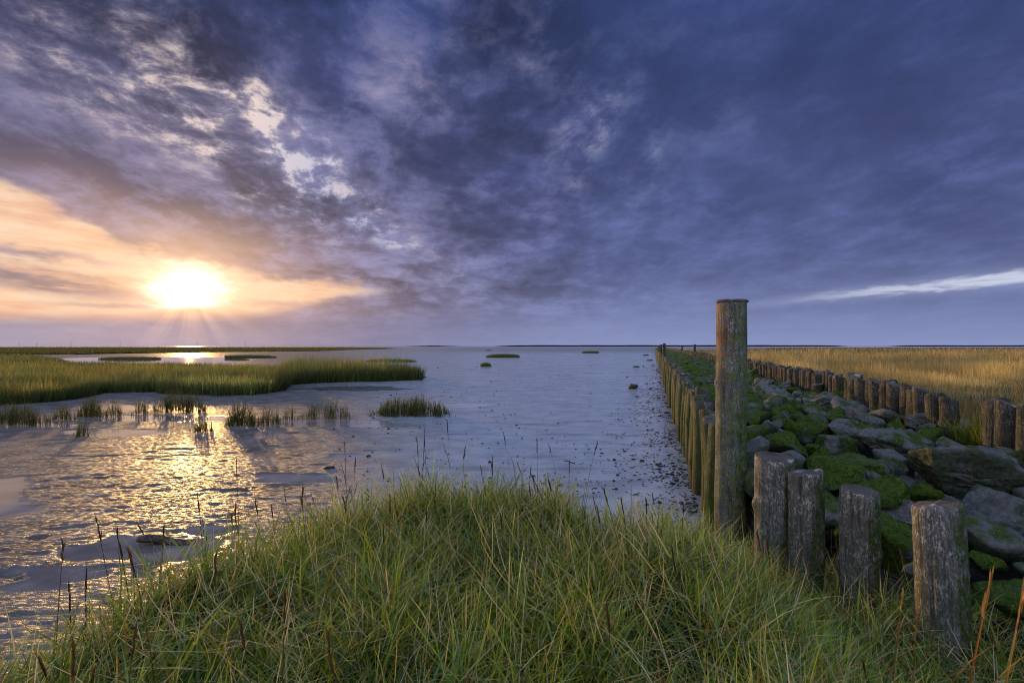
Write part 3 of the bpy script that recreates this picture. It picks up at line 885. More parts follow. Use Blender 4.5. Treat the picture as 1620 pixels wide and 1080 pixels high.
def boulder(px, py, zc, wpx, hpx, deep, rz, tilt, seed, label, m, name='boulder'):
    x, y = at(px, py, zc)
    sx = wpx / 2 / F * y; sz = hpx / 2 / F * y
    w, f = stone_verts(seed, 5, 1.0, rough=0.07)
    me = mesh_np('boulder', w, tris=f); me.materials.append(m)
    o = link(name, me); o.location = (x, y + deep * 0.2, zc)
    o.scale = (sx, deep, sz); o.rotation_euler = (R(tilt[0]), R(tilt[1]), R(rz))
    tag(o, label, 'boulder')
    return (x, y, max(sx, deep) * 0.85)

BOULD = [
    (1417, 702, 0.80, 122, 52, 0.26, -6, (24, 4), 11, 'flat-faced dark green slab of rock in the middle of the stones', STONE),
    (1530, 748, 0.76, 160, 108, 0.30, 8, (12, 8), 12, 'largest boulder, grey-green with white specks, at the right', STONE),
    (1408, 786, 0.66, 98, 76, 0.22, 0, (8, 6), 13, 'dark boulder with bright moss on its right flank, behind the lone pile', STONE_MOSS),
    (1318, 746, 0.72, 108, 52, 0.25, -10, (10, -4), 14, 'long mossy boulder behind the two grey piles', STONE_MOSS),
    (1466, 671, 0.84, 72, 44, 0.26, 15, (6, 14), 15, 'brown-topped boulder against the meadow-side piles', STONE),
    (1535, 688, 0.80, 86, 48, 0.24, -20, (10, 16), 16, 'tilted grey-violet slab leaning under the gap in the piles', STONE_BARE),
    (1582, 838, 0.52, 150, 118, 0.26, 10, (8, -6), 17, 'big bare grey boulder at the right edge with pale specks', STONE_BARE),
    (1606, 728, 0.78, 96, 60, 0.22, 5, (8, 10), 18, 'violet-grey boulder at the right edge above the big bare one', STONE_BARE),
    (1424, 878, 0.46, 84, 90, 0.16, 0, (6, 2), 19, 'bright mossy boulder between the lone pile and the thick pile', STONE_MOSS),
    (1590, 965, 0.30, 130, 96, 0.20, 0, (6, 0), 20, 'dark mossy boulder in the bottom right corner', STONE_MOSS),
    (1338, 634, 0.84, 50, 34, 0.22, 0, (6, 2), 21, 'rounded brownish boulder by the leaning stump', STONE),
    (1245, 706, 0.80, 70, 46, 0.20, 12, (6, 6), 22, 'mossy boulder just above the stout grey pile', STONE_MOSS),
    (1360, 742, 0.70, 84, 46, 0.20, -8, (8, 2), 23, 'rough grey boulder between the slab and the mossy boulders', STONE),
    (1460, 830, 0.56, 90, 60, 0.20, 4, (8, 2), 24, 'grey boulder behind the thick split-topped pile', STONE_BARE),
    (1310, 800, 0.56, 70, 60, 0.16, 4, (8, 2), 25, 'bright mossy boulder low behind the pale flecked pile', STONE_MOSS),
    (1345, 690, 0.80, 66, 40, 0.18, -6, (5, 3), 26, 'small grey boulder left of the flat-faced slab', STONE),
    (1290, 682, 0.82, 70, 40, 0.20, 12, (5, 6), 27, 'mossy boulder left of the small grey boulder', STONE_MOSS),
]
occ = [boulder(*b) for b in BOULD]
# lone rock on the mud
x, y = at(1001, 613, 0.04)
w, f = stone_verts(40, 4, 1.0, planes=26, p=9)
me = mesh_np('mud_rock', w, tris=f); me.materials.append(STONE)
o = link('mud_rock', me); o.location = (x, y, 0.07); o.scale = (0.22, 0.2, 0.16)
tag(o, 'lone dark rounded rock lying on the wet mud', 'rock')
for i, (px, py, w_) in enumerate(((1006, 580, 12), (1028, 570, 14), (1022, 562, 12))):
    x, y = at(px, py, 0.03); s_ = w_ / 2 / F * y
    o = link('mud_rock', me); o.location = (x, y, 0.02); o.scale = (s_, s_ * 0.7, s_ * 0.35); o.rotation_euler = (0, 0, i * 1.7)
    tag(o, ['small flat rock on the mud behind the lone rock', 'dark flat rock on the mud close to the far piles', 'farthest dark rock on the mud beside the piles'][i], 'rock')

rs = np.random.default_rng(55)
pts = []
def throw(n, y0, y1, r0, r1, zoff, sep, pw=1.0, margin=0.72):
    tries = 0; c = 0
    while c < n and tries < n * 40:
        tries += 1
        y = y0 + (y1 - y0) * rs.uniform() ** pw; d = rs.uniform(margin, 2.90)
        if y < 3.9 and d < 0.80 + (3.9 - y) * 0.58: continue      # in front of the cross row
        r = rs.uniform(r0, r1); x = y * TA + d
        if zoff > -0.1 and any((x - a) ** 2 + (y - b) ** 2 < (sep * (r + q)) ** 2 for a, b, q in occ): continue
        if zoff > -0.1 and any((x - a) ** 2 + (y - b) ** 2 < (sep * (r + q)) ** 2 for a, b, _, q in near_cells(y)): continue
        pts.append((x, y, surf(np.array(d), np.array(y)) + zoff + rs.normal(0, 0.025), r)); cells.setdefault(int(y), []).append(pts[-1]); c += 1
cells = {}
def near_cells(y):
    for k in (-1, 0, 1):
        for p_ in cells.get(int(y) + k, ()): yield p_
throw(34, 2.6, 9, 0.17, 0.26, -0.02, 0.80)
throw(260, 2.6, 14, 0.11, 0.19, -0.01, 0.80)
throw(330, 2.4, 14, 0.07, 0.12, -0.04, 0.74)
throw(900, 14, 60, 0.14, 0.26, 0.0, 0.80, 1.7)
throw(500, 14, 60, 0.10, 0.16, 0.03, 0.60, 1.7)
throw(900, 60, 165, 0.22, 0.36, -0.02, 0.74, 1.2)
pts.sort(key=lambda p: -p[3] / p[1])
bed = bpy.data.objects.new('stone_fill', None); C.objects.link(bed); bed.location = (6 * TA + 1.8, 6, 0.6)
tag(bed, 'mossy broken rock filling the groyne between the two rows of piles', 'stone fill')
stones = [stone_mesh(300 + k, 4 if k < 6 else 3) for k in range(14)]
smats = [STONE, STONE_MOSS, STONE, STONE_BARE, STONE, STONE_MOSS]
for k, s in enumerate(stones): s.materials.append(smats[k % 6])
for (x, y, z, r) in pts[:290]:
    ms_ = [1, 5, 7, 11, 13, 0, 2] if x - y * TA < 1.9 else [0, 2, 3, 4, 6, 8, 9, 10, 12, 1]
    o = link('stone', stones[ms_[rs.integers(len(ms_))]], None, bed)
    o.location = (x - bed.location.x, y - 6, z - 0.6)
    o.scale = (r * rs.uniform(.95, 1.35), r * rs.uniform(.8, 1.1), r * rs.uniform(.75, 1.05))
    o.rotation_euler = (rs.normal(0, 0.3), rs.normal(0, 0.3), rs.uniform(0, 6.28))
V = []; T = []; base = 0
lowst = [stone_verts(360 + k, 2) for k in range(8)]
for (x, y, z, r) in pts[290:]:
    w, f = lowst[rs.integers(8)]
    a = rs.uniform(0, 6.28); ca, sa = math.cos(a), math.sin(a)
    w = w * (r * np.array([rs.uniform(.95, 1.35), rs.uniform(.8, 1.1), rs.uniform(.75, 1.05)]))
    w = np.stack([w[:, 0] * ca - w[:, 1] * sa, w[:, 0] * sa + w[:, 1] * ca, w[:, 2]], -1) + [x - bed.location.x, y - 6, z - 0.6]
    V.append(w); T.append(f + base); base += len(w)
o = link('small_stones', mesh_np('small_stones', np.concatenate(V), tris=np.concatenate(T), smooth=False), STONE_MOSS, bed)
tag(o, kind='stuff')

# ------------------------------------------------------------------ grass
def blades(P, azm, lean, bend, length, width, col, nseg=4, tipcol=None, twist=None, wprof=0.7):
    n = len(P)
    P = np.asarray(P, float)
    dirx, diry = np.cos(azm), np.sin(azm)
    tw = azm + np.pi / 2 + (rng.uniform(-0.9, 0.9, n) if twist is None else twist)
    wx, wy = np.cos(tw), np.sin(tw)
    pos = P.copy(); V = []; Cc = []
    seg = length / nseg
    for k in range(nseg + 1):
        t = k / nseg
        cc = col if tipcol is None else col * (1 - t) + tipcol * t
        if k < nseg:
            w = width * 0.5 * (0.75 + 0.5 * min(t * 3, 1) if k else 0.8) * (1 - t) ** wprof
            off = np.stack([wx * w, wy * w, np.zeros(n)], -1)
            V += [pos - off, pos + off]; Cc += [cc, cc]
        else:
            V += [pos.copy()]; Cc += [cc]
        phi = lean + bend * (k + 0.5) / nseg
        pos = pos + np.stack([np.sin(phi) * dirx, np.sin(phi) * diry, np.cos(phi)], -1) * seg[:, None]
    m_ = 2 * nseg + 1
    V = np.stack(V, 1).reshape(-1, 3); Cc = np.stack(Cc, 1).reshape(-1, 3)
    b = (np.arange(n) * m_)[:, None]
    quads = np.concatenate([np.stack([b[:, 0] + 2 * k, b[:, 0] + 2 * k + 1, b[:, 0] + 2 * k + 3, b[:, 0] + 2 * k + 2], -1) for k in range(nseg - 1)]) if nseg > 1 else None
    tris = np.stack([b[:, 0] + 2 * nseg - 2, b[:, 0] + 2 * nseg - 1, b[:, 0] + 2 * nseg], -1)
    return V, quads, tris, Cc

def join(parts):
    V = []; Q = []; T = []; K = []; b = 0
    for v, q, t, c in parts:
        V.append(v); K.append(c)
        if q is not None: Q.append(q + b)
        if t is not None: T.append(t + b)
        b += len(v)
    return np.concatenate(V), (np.concatenate(Q) if Q else None), (np.concatenate(T) if T else None), np.concatenate(K)

def grass_obj(name, parts, material, parent=None):
    v, q, t, c = join(parts)
    return link(name, mesh_np(name, v, quads=q, tris=t, cattr={'col': c}), material, parent)

def pick(cols, n, probs, jit=0.25, r=None):
    r = rng if r is None else r
    cols = np.array(cols, float)
    c = cols[r.choice(len(cols), n, p=np.array(probs) / np.sum(probs))]
    return c * (1 + r.uniform(-jit, jit, (n, 1))) * (1 + r.uniform(-0.08, 0.08, (n, 3)))

def scatter_bank(n, ymin=0.9, smin=-0.05):
    out = []
    while sum(len(o) for o in out) < n:
        x = rng.uniform(-2.1, 3.0, n); y = rng.uniform(ymin, 4.25, n)
        z, s = bank_h(x, y)
        ok = (s > smin) & (np.abs(x) < y * 1.12 + 0.5)
        # bare scrape by the foot of the piles
        bare = ((x - 1.36) / 0.28) ** 2 + ((y - 2.55) / 0.34) ** 2 < 1
        ok &= ~(bare & (rng.uniform(size=n) < 0.75))
        out.append(np.stack([x, y, z - 0.01, s], -1)[ok])
    return np.concatenate(out)[:n]

GREEN = (0.14, 0.27, 0.03); YGREEN = (0.31, 0.39, 0.045); STRAW = (0.58, 0.51, 0.27); BLUEG = (0.15, 0.29, 0.13); RUST = (0.32, 0.19, 0.05); DARKG = (0.05, 0.10, 0.018)
parts = []
# tussocks: splayed, half-fallen blades with only a few upright ones
ctr = scatter_bank(2500)
xq = rng.uniform(1.0, 2.7, 900); yq = rng.uniform(1.2, 3.3, 900); zq, sq = bank_h(xq, yq)
ctr = np.concatenate([ctr, np.stack([xq, yq, zq - 0.01, sq], -1)[sq > -0.05]])
nb = rng.integers(12, 25, len(ctr))
idx = np.repeat(np.arange(len(ctr)), nb); n = len(idx)
P = ctr[idx, :3].copy()
P[:, 0] += rng.normal(0, 0.026, n); P[:, 1] += rng.normal(0, 0.026, n)
patch = fbm(ctr[:, 0] * 1.7, ctr[:, 1] * 1.7, oct=3, seed=200)
dry = np.clip(0.5 + 2.4 * fbm(ctr[:, 0] * 2.6, ctr[:, 1] * 2.6, oct=3, seed=203), 0, 1)
flow = fbm(ctr[:, 0] * 0.9, ctr[:, 1] * 0.9, oct=2, seed=201) * 9
azm = flow[idx] + rng.normal(0, 1.7, n)
ty = rng.choice(3, n, p=[0.56, 0.32, 0.12])
lean = np.where(ty == 0, rng.uniform(0.55, 1.40, n), np.where(ty == 1, rng.uniform(0.25, 1.0, n), rng.uniform(0.0, 0.45, n)))
bend = np.where(ty == 0, rng.normal(0.25, 0.5, n), np.where(ty == 1, rng.gamma(1.8, 0.6, n), rng.gamma(1.5, 0.45, n)))
length = np.where(ty == 0, rng.uniform(0.09, 0.26, n), np.where(ty == 1, rng.uniform(0.14, 0.34, n), rng.uniform(0.16, 0.34, n)))
length = length * (1 + 0.9 * patch[idx]) * (0.7 + 0.3 * sstep(0.0, 0.25, ctr[idx, 3])) * (1 - 0.22 * sstep(1.0, 1.5, ctr[idx, 0]))
width = rng.uniform(0.0034, 0.0088, n)
wetc = pick([GREEN, YGREEN, BLUEG, DARKG, STRAW], n, [0.36, 0.34, 0.10, 0.14, 0.06], 0.5)
dryc = pick([STRAW, YGREEN, RUST, (0.42, 0.40, 0.10), GREEN], n, [0.26, 0.30, 0.10, 0.20, 0.14], 0.40)
isdry = rng.uniform(size=n) < dry[idx] * 0.72
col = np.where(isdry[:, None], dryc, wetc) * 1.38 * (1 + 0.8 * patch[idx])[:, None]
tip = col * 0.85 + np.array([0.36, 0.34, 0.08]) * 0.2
parts.append(blades(P, azm, lean, bend, length, width, col * 0.28 + np.array([0.06, 0.045, 0.02]) * 0.4, 4, tip))  # roots darkened: shade between blades put into the colour, besides brown sheaths
# broad leaves
c2 = scatter_bank(4200); n = len(c2)
parts.append(blades(c2[:, :3], rng.uniform(0, 6.28, n), np.abs(rng.normal(0.55, 0.35, n)), rng.uniform(0.1, 1.0, n), rng.uniform(0.16, 0.38, n), rng.uniform(0.007, 0.013, n),
                    pick([BLUEG, GREEN, YGREEN], n, [0.5, 0.3, 0.2]), 4))
# thatch: dry blades lying over
c3 = scatter_bank(11000); n = len(c3)
c3[:, 2] += rng.uniform(0.03, 0.20, n)
parts.append(blades(c3[:, :3], rng.uniform(0, 6.28, n), rng.uniform(0.6, 1.45, n), rng.normal(0.2, 0.5, n), rng.uniform(0.10, 0.32, n), rng.uniform(0.0018, 0.0042, n),
                    pick([STRAW, RUST, YGREEN, (0.62, 0.56, 0.40)], n, [0.5, 0.15, 0.2, 0.15]), 4))
def stalks(P, azm, hgt, lean, bend, head=0.09, hw=0.008, scol=(0.16, 0.11, 0.045), hcol=(0.10, 0.065, 0.035), sw=0.0028):
    n = len(P)
    a = blades(P, azm, lean, bend, hgt, np.full(n, sw), pick([scol], n, [1]), 5, wprof=0.25)
    b2 = blades(P, azm, lean, bend, hgt, np.full(n, sw), pick([scol], n, [1]), 5, wprof=0.25, twist=np.zeros(n))
    tips = a[0].reshape(n, -1, 3)[:, -1]
    nb_ = 9
    Pi = np.repeat(tips, nb_, 0); m_ = len(Pi)
    dropz = np.tile(np.linspace(0, 1, nb_), n) * head
    fin = lean + bend
    ia = np.repeat(azm, nb_); fi = np.repeat(fin, nb_)
    Pi = Pi - np.stack([np.sin(fi) * np.cos(ia) * dropz, np.sin(fi) * np.sin(ia) * dropz, np.cos(fi) * dropz], -1)
    h_ = blades(Pi, ia + rng.normal(0, 0.6, m_), fi + rng.normal(0, 0.045, m_), np.zeros(m_), np.full(m_, head * 0.45), np.full(m_, hw), pick([hcol], m_, [1]), 2)
    return [a, b2, h_]
# seed stalks over the whole bank, denser at the brow
c4 = scatter_bank(420, smin=-0.02)
c4 = np.concatenate([c4[c4[:, 3] < 0.35], c4[c4[:, 3] >= 0.35][:60]]); n = len(c4)
parts += stalks(c4[:, :3], rng.normal(2.6, 0.8, n), rng.uniform(0.28, 0.52, n), rng.uniform(0, 0.16, n), rng.uniform(0.0, 0.3, n), head=0.07)
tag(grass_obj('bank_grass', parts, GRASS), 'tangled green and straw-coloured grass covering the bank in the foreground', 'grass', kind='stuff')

# single stalks one can point to
STALK_GREEN = m_grass('stalk', 0.2)
def one_stalk(px_tip, py_tip, px_base, y, hz, label, cols, head=0.11, hw=0.0075, sw=0.0042, name='grass_stalk', zb=None):
    """a stalk rooted on the bank at depth y under px_base, its tip seen at the tip position"""
    xb = (px_base - 810) / F * y
    z0 = float(bank_h(np.array([xb]), np.array([y]))[0][0]) if zb is None else zb
    xt = (px_tip - 810) / F * y; zt = H - (py_tip - YH) / F * y
    v = Vector((xt - xb, hz, zt - z0)); ln = v.length
    a = math.atan2(v.y, v.x); lean = math.acos(v.z / ln)
    root = bpy.data.objects.new(name, None); C.objects.link(root); root.location = (xb, y, z0)
    tag(root, label, 'grass stalk', 'single stalks standing out of the bank grass')
    A1 = lambda q: np.array([q])
    P0 = np.zeros((1, 3))
    st = stalks(P0, A1(a), A1(ln), A1(lean - 0.03), A1(0.06), head, hw, cols[0], cols[1], sw)
    grass_obj('stem', st[:2], STALK_GREEN, root)
    grass_obj('seed_head', st[2:], STALK_GREEN, root)
    lf = blades(np.array([[0, 0, ln * 0.3], [0, 0, ln * 0.5]]), np.array([a + 2.2, a - 0.8]), np.array([0.35, 0.3]), np.array([0.6, 0.5]), np.array([ln * 0.4, ln * 0.35]), np.array([0.006, 0.005]), np.array([cols[0], cols[0]]) * 0.9, 4)
    grass_obj('leaf', [lf], STALK_GREEN, root)
BR = ((0.11, 0.09, 0.045), (0.085, 0.055, 0.035)); OR = ((0.42, 0.20, 0.045), (0.46, 0.26, 0.08))
one_stalk(153, 826, 192, 2.2, 0, 'dark stalk leaning left over the mud, taller of the pair at lower left', BR)
one_stalk(186, 846, 212, 2.15, 0, 'dark stalk right beside the taller leaning one at lower left', BR)
one_stalk(137, 903, 135, 1.95, 0, 'dark upright seed stalk near the lower left corner', BR)
one_stalk(109, 930, 113, 1.9, 0, 'thin double-headed seed stalk leftmost near the lower left corner', BR)
one_stalk(313, 788, 326, 2.55, 0, 'slim stalk standing right of the driftwood against the gold glitter', BR, 0.08, 0.008)
one_stalk(374, 733, 378, 2.9, 0, 'tall slim stalk against the golden mud left of centre', BR, 0.09, 0.008)
one_stalk(708, 673, 712, 3.5, 0, 'tallest stalk on the brow of the bank against blue mud', BR, 0.10, 0.008)
one_stalk(672, 682, 668, 3.5, 0, 'tall stalk just left of the tallest one on the brow', BR, 0.10, 0.008)
one_stalk(660, 700, 664, 3.45, 0, 'shorter stalk in the close group on the brow', BR, 0.10, 0.008)
one_stalk(797, 688, 815, 3.6, 0, 'stalk leaning left on the brow, right of the tallest one', BR, 0.09, 0.008)
one_stalk(562, 730, 560, 3.2, 0, 'stalk rising left of centre with dark seed head', BR, 0.08, 0.009)
one_stalk(545, 703, 548, 3.2, 0, 'thin pale stalk just left of the dark-headed one', BR, 0.06, 0.006)
one_stalk(1568, 917, 1500, 1.62, 0, 'thick orange dry stalk in front of the thick pile', OR, 0.12, 0.010, 0.006, zb=0.25)
one_stalk(1622, 925, 1560, 1.60, 0, 'orange dry stalk at the right edge bottom corner', OR, 0.14, 0.012, 0.006, zb=0.25)
one_stalk(1428, 940, 1402, 1.75, 0, 'short reddish stalk between the lone pile and the thick pile', OR, 0.06, 0.007, 0.004, zb=0.28)
one_stalk(1453, 935, 1440, 1.75, 0, 'reddish stalk leaning against the left foot of the thick pile', OR, 0.06, 0.007, 0.004, zb=0.28)

# ------------------------------------------------------------------ cordgrass marsh on the left
MAIN = [at(*p) for p in [(-260, 650), (-90, 645), (0, 640), (99, 633.6), (131, 628), (148, 622), (183, 620), (247, 620), (252, 622), (321, 624), (400, 625), (432, 621), (444, 614), (447, 609),
        (500, 606), (600, 603), (667, 601), (662, 594), (560, 587), (430, 583), (300, 578), (110, 575), (88, 567), (40, 560.5), (-260, 560.5)]]
FARM = [at(*p) for p in [(-400, 561), (90, 561), (130, 559.4), (230, 558.6), (350, 556.8), (500, 555.4), (545, 553.6), (630, 551.2), (560, 549.6), (200, 549.2), (-400, 549.2)]]
def poly_scatter(poly, n, r=rng, near_pow=None):
    p = np.array(poly); lo_, hi_ = p.min(0), p.max(0); out = []; c = 0
    while c < n:
        if near_pow:   # denser close by, as area of picture
            u = r.uniform(0, 1, n * 2); y = 1 / (1 / lo_[1] + u * (1 / hi_[1] - 1 / lo_[1]))
        else: y = r.uniform(lo_[1], hi_[1], n * 2)
        x = r.uniform(lo_[0], hi_[0], n * 2) if not near_pow else r.uniform(-1.25, 1.25, n * 2) * y
        ok = inside(poly, x, y)
        out.append(np.stack([x, y], -1)[ok]); c += len(out[-1])
    return np.concatenate(out)[:n]

def slab(name, poly, z, drop=0.5, mat_=None):
    bm = bmesh.new(); lo_y = min(p[1] for p in poly) * 1.7
    # resample the outline and roughen it
    pts_ = []
    for i in range(len(poly)):
        a = np.array(poly[i]); b = np.array(poly[(i + 1) % len(poly)])
        k = max(2, int(np.hypot(*(b - a)) / max(0.4, a[1] * 0.03)))
        for t in range(min(k, 60)): pts_.append(a + (b - a) * t / min(k, 60))
    pts_ = np.array(pts_) + np.array([0, 0.02 * lo_y]); s_ = np.maximum(0.12, pts_[:, 1] * 0.012)
    pts_[:, 0] += (vnoise(pts_[:, 0] * 1.7, pts_[:, 1] * 1.7, seed=5) - .5) * s_ * 2
    pts_[:, 1] += (vnoise(pts_[:, 0] * 1.7, pts_[:, 1] * 1.7, seed=6) - .5) * s_ * 2
    vs_ = [bm.verts.new((x, y, z)) for x, y in pts_]
    vb_ = [bm.verts.new((x, y, z - drop)) for x, y in pts_]
    bm.faces.new(vs_)
    for i in range(len(vs_)):
        j = (i + 1) % len(vs_); bm.faces.new((vs_[j], vs_[i], vb_[i], vb_[j]))
    bmesh.ops.triangulate(bm, faces=[f for f in bm.faces if len(f.verts) > 4])
    bmesh.ops.recalc_face_normals(bm, faces=bm.faces)
    me = bpy.data.meshes.new(name); bm.to_mesh(me); bm.free()
    return tag(link(name, me, mat_ or MARSH_SOIL), kind='structure')
slab('marsh_ground', MAIN, 0.025)
slab('marsh_ground', FARM, 0.12)

RG = (0.085, 0.145, 0.038); RB = (0.19, 0.155, 0.07); RL = (0.13, 0.23, 0.03); RO = (0.13, 0.155, 0.05)
def reed(P, hgt, cols, probs, width, nseg=3, tipc=(0.20, 0.18, 0.085), lean=0.12, bend=0.35, r=rng):
    n = len(P)
    col = pick(cols, n, probs, 0.3, r)
    tip = col * 0.5 + np.array(tipc) * 0.5
    return blades(P, r.uniform(0, 6.28, n), np.abs(r.normal(0, lean, n)), np.abs(r.normal(0, bend, n)), hgt, width, col * 0.9, nseg, tip)

xy = poly_scatter(MAIN, 100000, near_pow=True); n = len(xy)
ed = edge_dist(MAIN, xy[:, 0], xy[:, 1])
pxx = 810 + F * xy[:, 0] / xy[:, 1]
tongue = sstep(430, 470, pxx)
hm = 0.58 + 0.36 * tongue
hm = hm * (1 + 0.75 * fbm(xy[:, 0] * 0.6, xy[:, 1] * 0.6, oct=3, seed=301)) * (0.75 + 0.25 * sstep(0, 0.8, ed))
hm = hm * (1 - 0.30 * sstep(24, 36, xy[:, 1]) * (1 - tongue))
hgt = hm * rng.uniform(0.45, 1.2, n) * np.clip(1 + 1.1 * fbm(xy[:, 0] * 2.1, xy[:, 1] * 1.6, oct=3, seed=305), 0.6, 1.35)
P = np.concatenate([xy, np.full((n, 1), 0.0)], 1)
brown = fbm(xy[:, 0] * 0.25, xy[:, 1] * 0.2, oct=3, seed=302)
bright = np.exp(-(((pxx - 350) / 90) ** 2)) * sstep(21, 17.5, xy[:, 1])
p0 = reed(P, hgt, [RG, RO, RL, RB, (0.03, 0.045, 0.015)], [0.34, 0.24, 0.12, 0.14, 0.16], (0.006 + 0.0006 * xy[:, 1]) * rng.uniform(0.5, 1.3, n))
kk = p0[3].reshape(n, -1, 3)
clump = np.clip(1 + 2.0 * fbm(xy[:, 0] * 2.1, xy[:, 1] * 1.6, oct=3, seed=305), 0.45, 1.8)
kk *= 1.55 * clump[:, None, None]
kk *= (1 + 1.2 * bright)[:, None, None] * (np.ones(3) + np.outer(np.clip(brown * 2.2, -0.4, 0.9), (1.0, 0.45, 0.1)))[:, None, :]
p0 = (p0[0], p0[1], p0[2], kk.reshape(-1, 3))
front = np.array(MAIN[1:17]); seg = np.hypot(*np.diff(front, axis=0).T); cum = np.concatenate([[0], np.cumsum(seg)])
n = 16000
t = rng.uniform(0, cum[-1], n); fx = np.interp(t, cum, front[:, 0]); fy = np.interp(t, cum, front[:, 1]) + rng.uniform(-0.25, 0.7, n) + fbm(fx * 1.1, fx * 0, oct=3, seed=310) * 1.2
hq = np.where(810 + F * fx / fy > 440, 0.85, 0.55)
pe = reed(np.stack([fx, fy, np.full(n, -0.02)], -1), hq * rng.uniform(0.35, 1.05, n), [RG, RO, RL, RB, (0.03, 0.045, 0.015)], [0.34, 0.2, 0.2, 0.1, 0.16], (0.006 + 0.0006 * fy) * rng.uniform(0.6, 1.3, n), lean=0.2, bend=0.5)
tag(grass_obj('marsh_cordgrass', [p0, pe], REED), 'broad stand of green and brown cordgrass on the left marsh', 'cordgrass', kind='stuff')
xy = poly_scatter(FARM, 26000, near_pow=True); n = len(xy)
P = np.concatenate([xy, np.full((n, 1), 0.1)], 1)
p0 = reed(P, rng.uniform(0.35, 0.72, n), [RG, RO, RB], [0.45, 0.35, 0.2], 0.0016 * xy[:, 1], 2)
tag(grass_obj('far_cordgrass', [p0], REED), 'low band of cordgrass reaching to the horizon at far left', 'cordgrass', kind='stuff')

ISLES = [  # px left, px right, py base, height m, blades, label
    (143, 236, 568.5, 0.42, 2600, 'brownish islet in the bright pool left of the low green islet', 0.5),
    (340, 422, 566.5, 0.55, 2500, 'low green islet at the right end of the bright pool behind the marsh', 0.5),
    (575, 655, 573, 0.42, 1800, 'thin brownish grass islet just behind the marsh tongue', 0.3),
    (770, 822, 565.5, 0.62, 2600, 'flat-topped dark grass islet on the mud at mid distance', 0.9),
    (760, 777, 580, 0.42, 420, 'small round grass clump in front of the flat-topped islet', 0.6),
    (923, 950, 558.5, 0.60, 1200, 'distant dark grass islet towards the pile row', 1.0),
    (768, 777, 554.5, 0.35, 300, 'tiny dark islet behind the flat-topped islet', 0.6)]
ri = np.random.default_rng(77)
for (a, b, py, hh, nb_, lab, dep) in ISLES:
    x0, y0 = at(a, py); x1, _ = at(b, py); cx = (x0 + x1) / 2; rx = (x1 - x0) / 2; ry = max(rx * 0.35, 0.25) * (1 + dep)
    t = ri.uniform(0, 6.28, nb_); q_ = np.sqrt(ri.uniform(0, 1, nb_)) * (1 + 0.12 * np.sin(t * 3 + a))
    P = np.stack([rx * q_ * np.cos(t), ry + ry * q_ * np.sin(t), np.full(nb_, -0.03)], -1)
    hgt = hh * ri.uniform(0.6, 1.1, nb_) * (1 - 0.25 * q_ ** 4)
    o = grass_obj('grass_islet', [reed(P, hgt, [tuple(1.5 * q_ for q_ in k_) for k_ in (RG, RO, RB)], [0.5, 0.3, 0.2] if a not in (575, 143) else [0.1, 0.3, 0.6], np.full(nb_, 0.006 + 0.0006 * y0), 3, r=ri)], REED)
    o.location = (cx, y0, 0)
    tag(o, lab, 'grass islet', 'grass islets on the mud')

TUFTS = [  # px left, right, base py, top py, blades, label
    (-30, 66, 672, 638, 260, 'dark sparse reed clump at the left edge on the mud'),
    (82, 112, 664, 640, 60, 'thin reed clump next right of the left-edge clump'),
    (122, 160, 659, 627, 130, 'bushy reed clump third from the left edge'),
    (168, 190, 658, 634, 50, 'small thin reed clump fourth from the left edge'),
    (212, 232, 655, 630, 50, 'thin reed clump just left of the wide bushy one'),
    (240, 318, 653, 618, 260, 'wide bushy reed clump in front of the marsh edge'),
    (357, 402, 674, 634, 190, 'dense dark reed clump at the gold puddle, right of the sun glitter'),
    (404, 442, 671, 646, 80, 'loose reed clump joined to the dense dark one on its right'),
    (446, 468, 664, 645, 30, 'few bare reeds standing in the bright puddle'),
    (480, 552, 663, 632, 130, 'thin reed clump between the bright puddle and the round tussock'),
    (588, 702, 660, 628, 620, 'round full tussock of reeds alone on the mud, rightmost'),
    (306, 332, 684, 660, 60, 'short spiky tuft low in the sun glitter'),
    (120, 135, 690, 662, 40, 'single small spiky tuft on the mud at left')]
for (a, b, py, top, nb_, lab) in TUFTS:
    nb_ = int(nb_ * 1.7); top -= 9
    x0, y0 = at(a, py); x1, _ = at(b, py); cx = (x0 + x1) / 2; rx = (x1 - x0) / 2; hh = (py - top) / F * y0
    full = nb_ > 900
    ry = rx * (0.45 if full else 0.22)
    nst = nb_ // 4
    # clustered stems
    cl = max(4, nst // 2)
    cc = np.stack([(np.linspace(-1, 1, cl) + ri.normal(0, 0.12, cl)) * rx, ri.uniform(-1, 1, cl) * ry], -1)
    ii = ri.integers(0, cl, nb_)
    P = np.concatenate([cc[ii] + ri.normal(0, 0.035, (nb_, 2)), np.full((nb_, 1), -0.02)], 1)
    prof = np.sqrt(np.clip(1.1 - (P[:, 0] / rx) ** 2, 0.15, 1))
    hgt = hh * ri.uniform(0.28, 1.05, nb_) * prof
    A = reed(P, hgt, [(0.11, 0.155, 0.04), (0.14, 0.12, 0.05), (0.05, 0.055, 0.025)], [0.5, 0.28, 0.22], np.full(nb_, 0.009), 3, (0.15, 0.13, 0.06), 0.14, 0.3, ri)
    P2 = P.copy(); P2[:, 2] += hgt * ri.uniform(0.15, 0.6, nb_)
    B = reed(P2, hgt * 0.45, [(0.11, 0.16, 0.04), (0.10, 0.11, 0.04)], [0.6, 0.4], np.full(nb_, 0.010), 2, (0.08, 0.09, 0.03), 0.55, 0.5, ri)
    o = grass_obj('reed_tuft', [A, B], REED)
    o.location = (cx, y0 + ry, 0)
    tag(o, lab, 'reed tuft', 'reed tufts on the near mud')

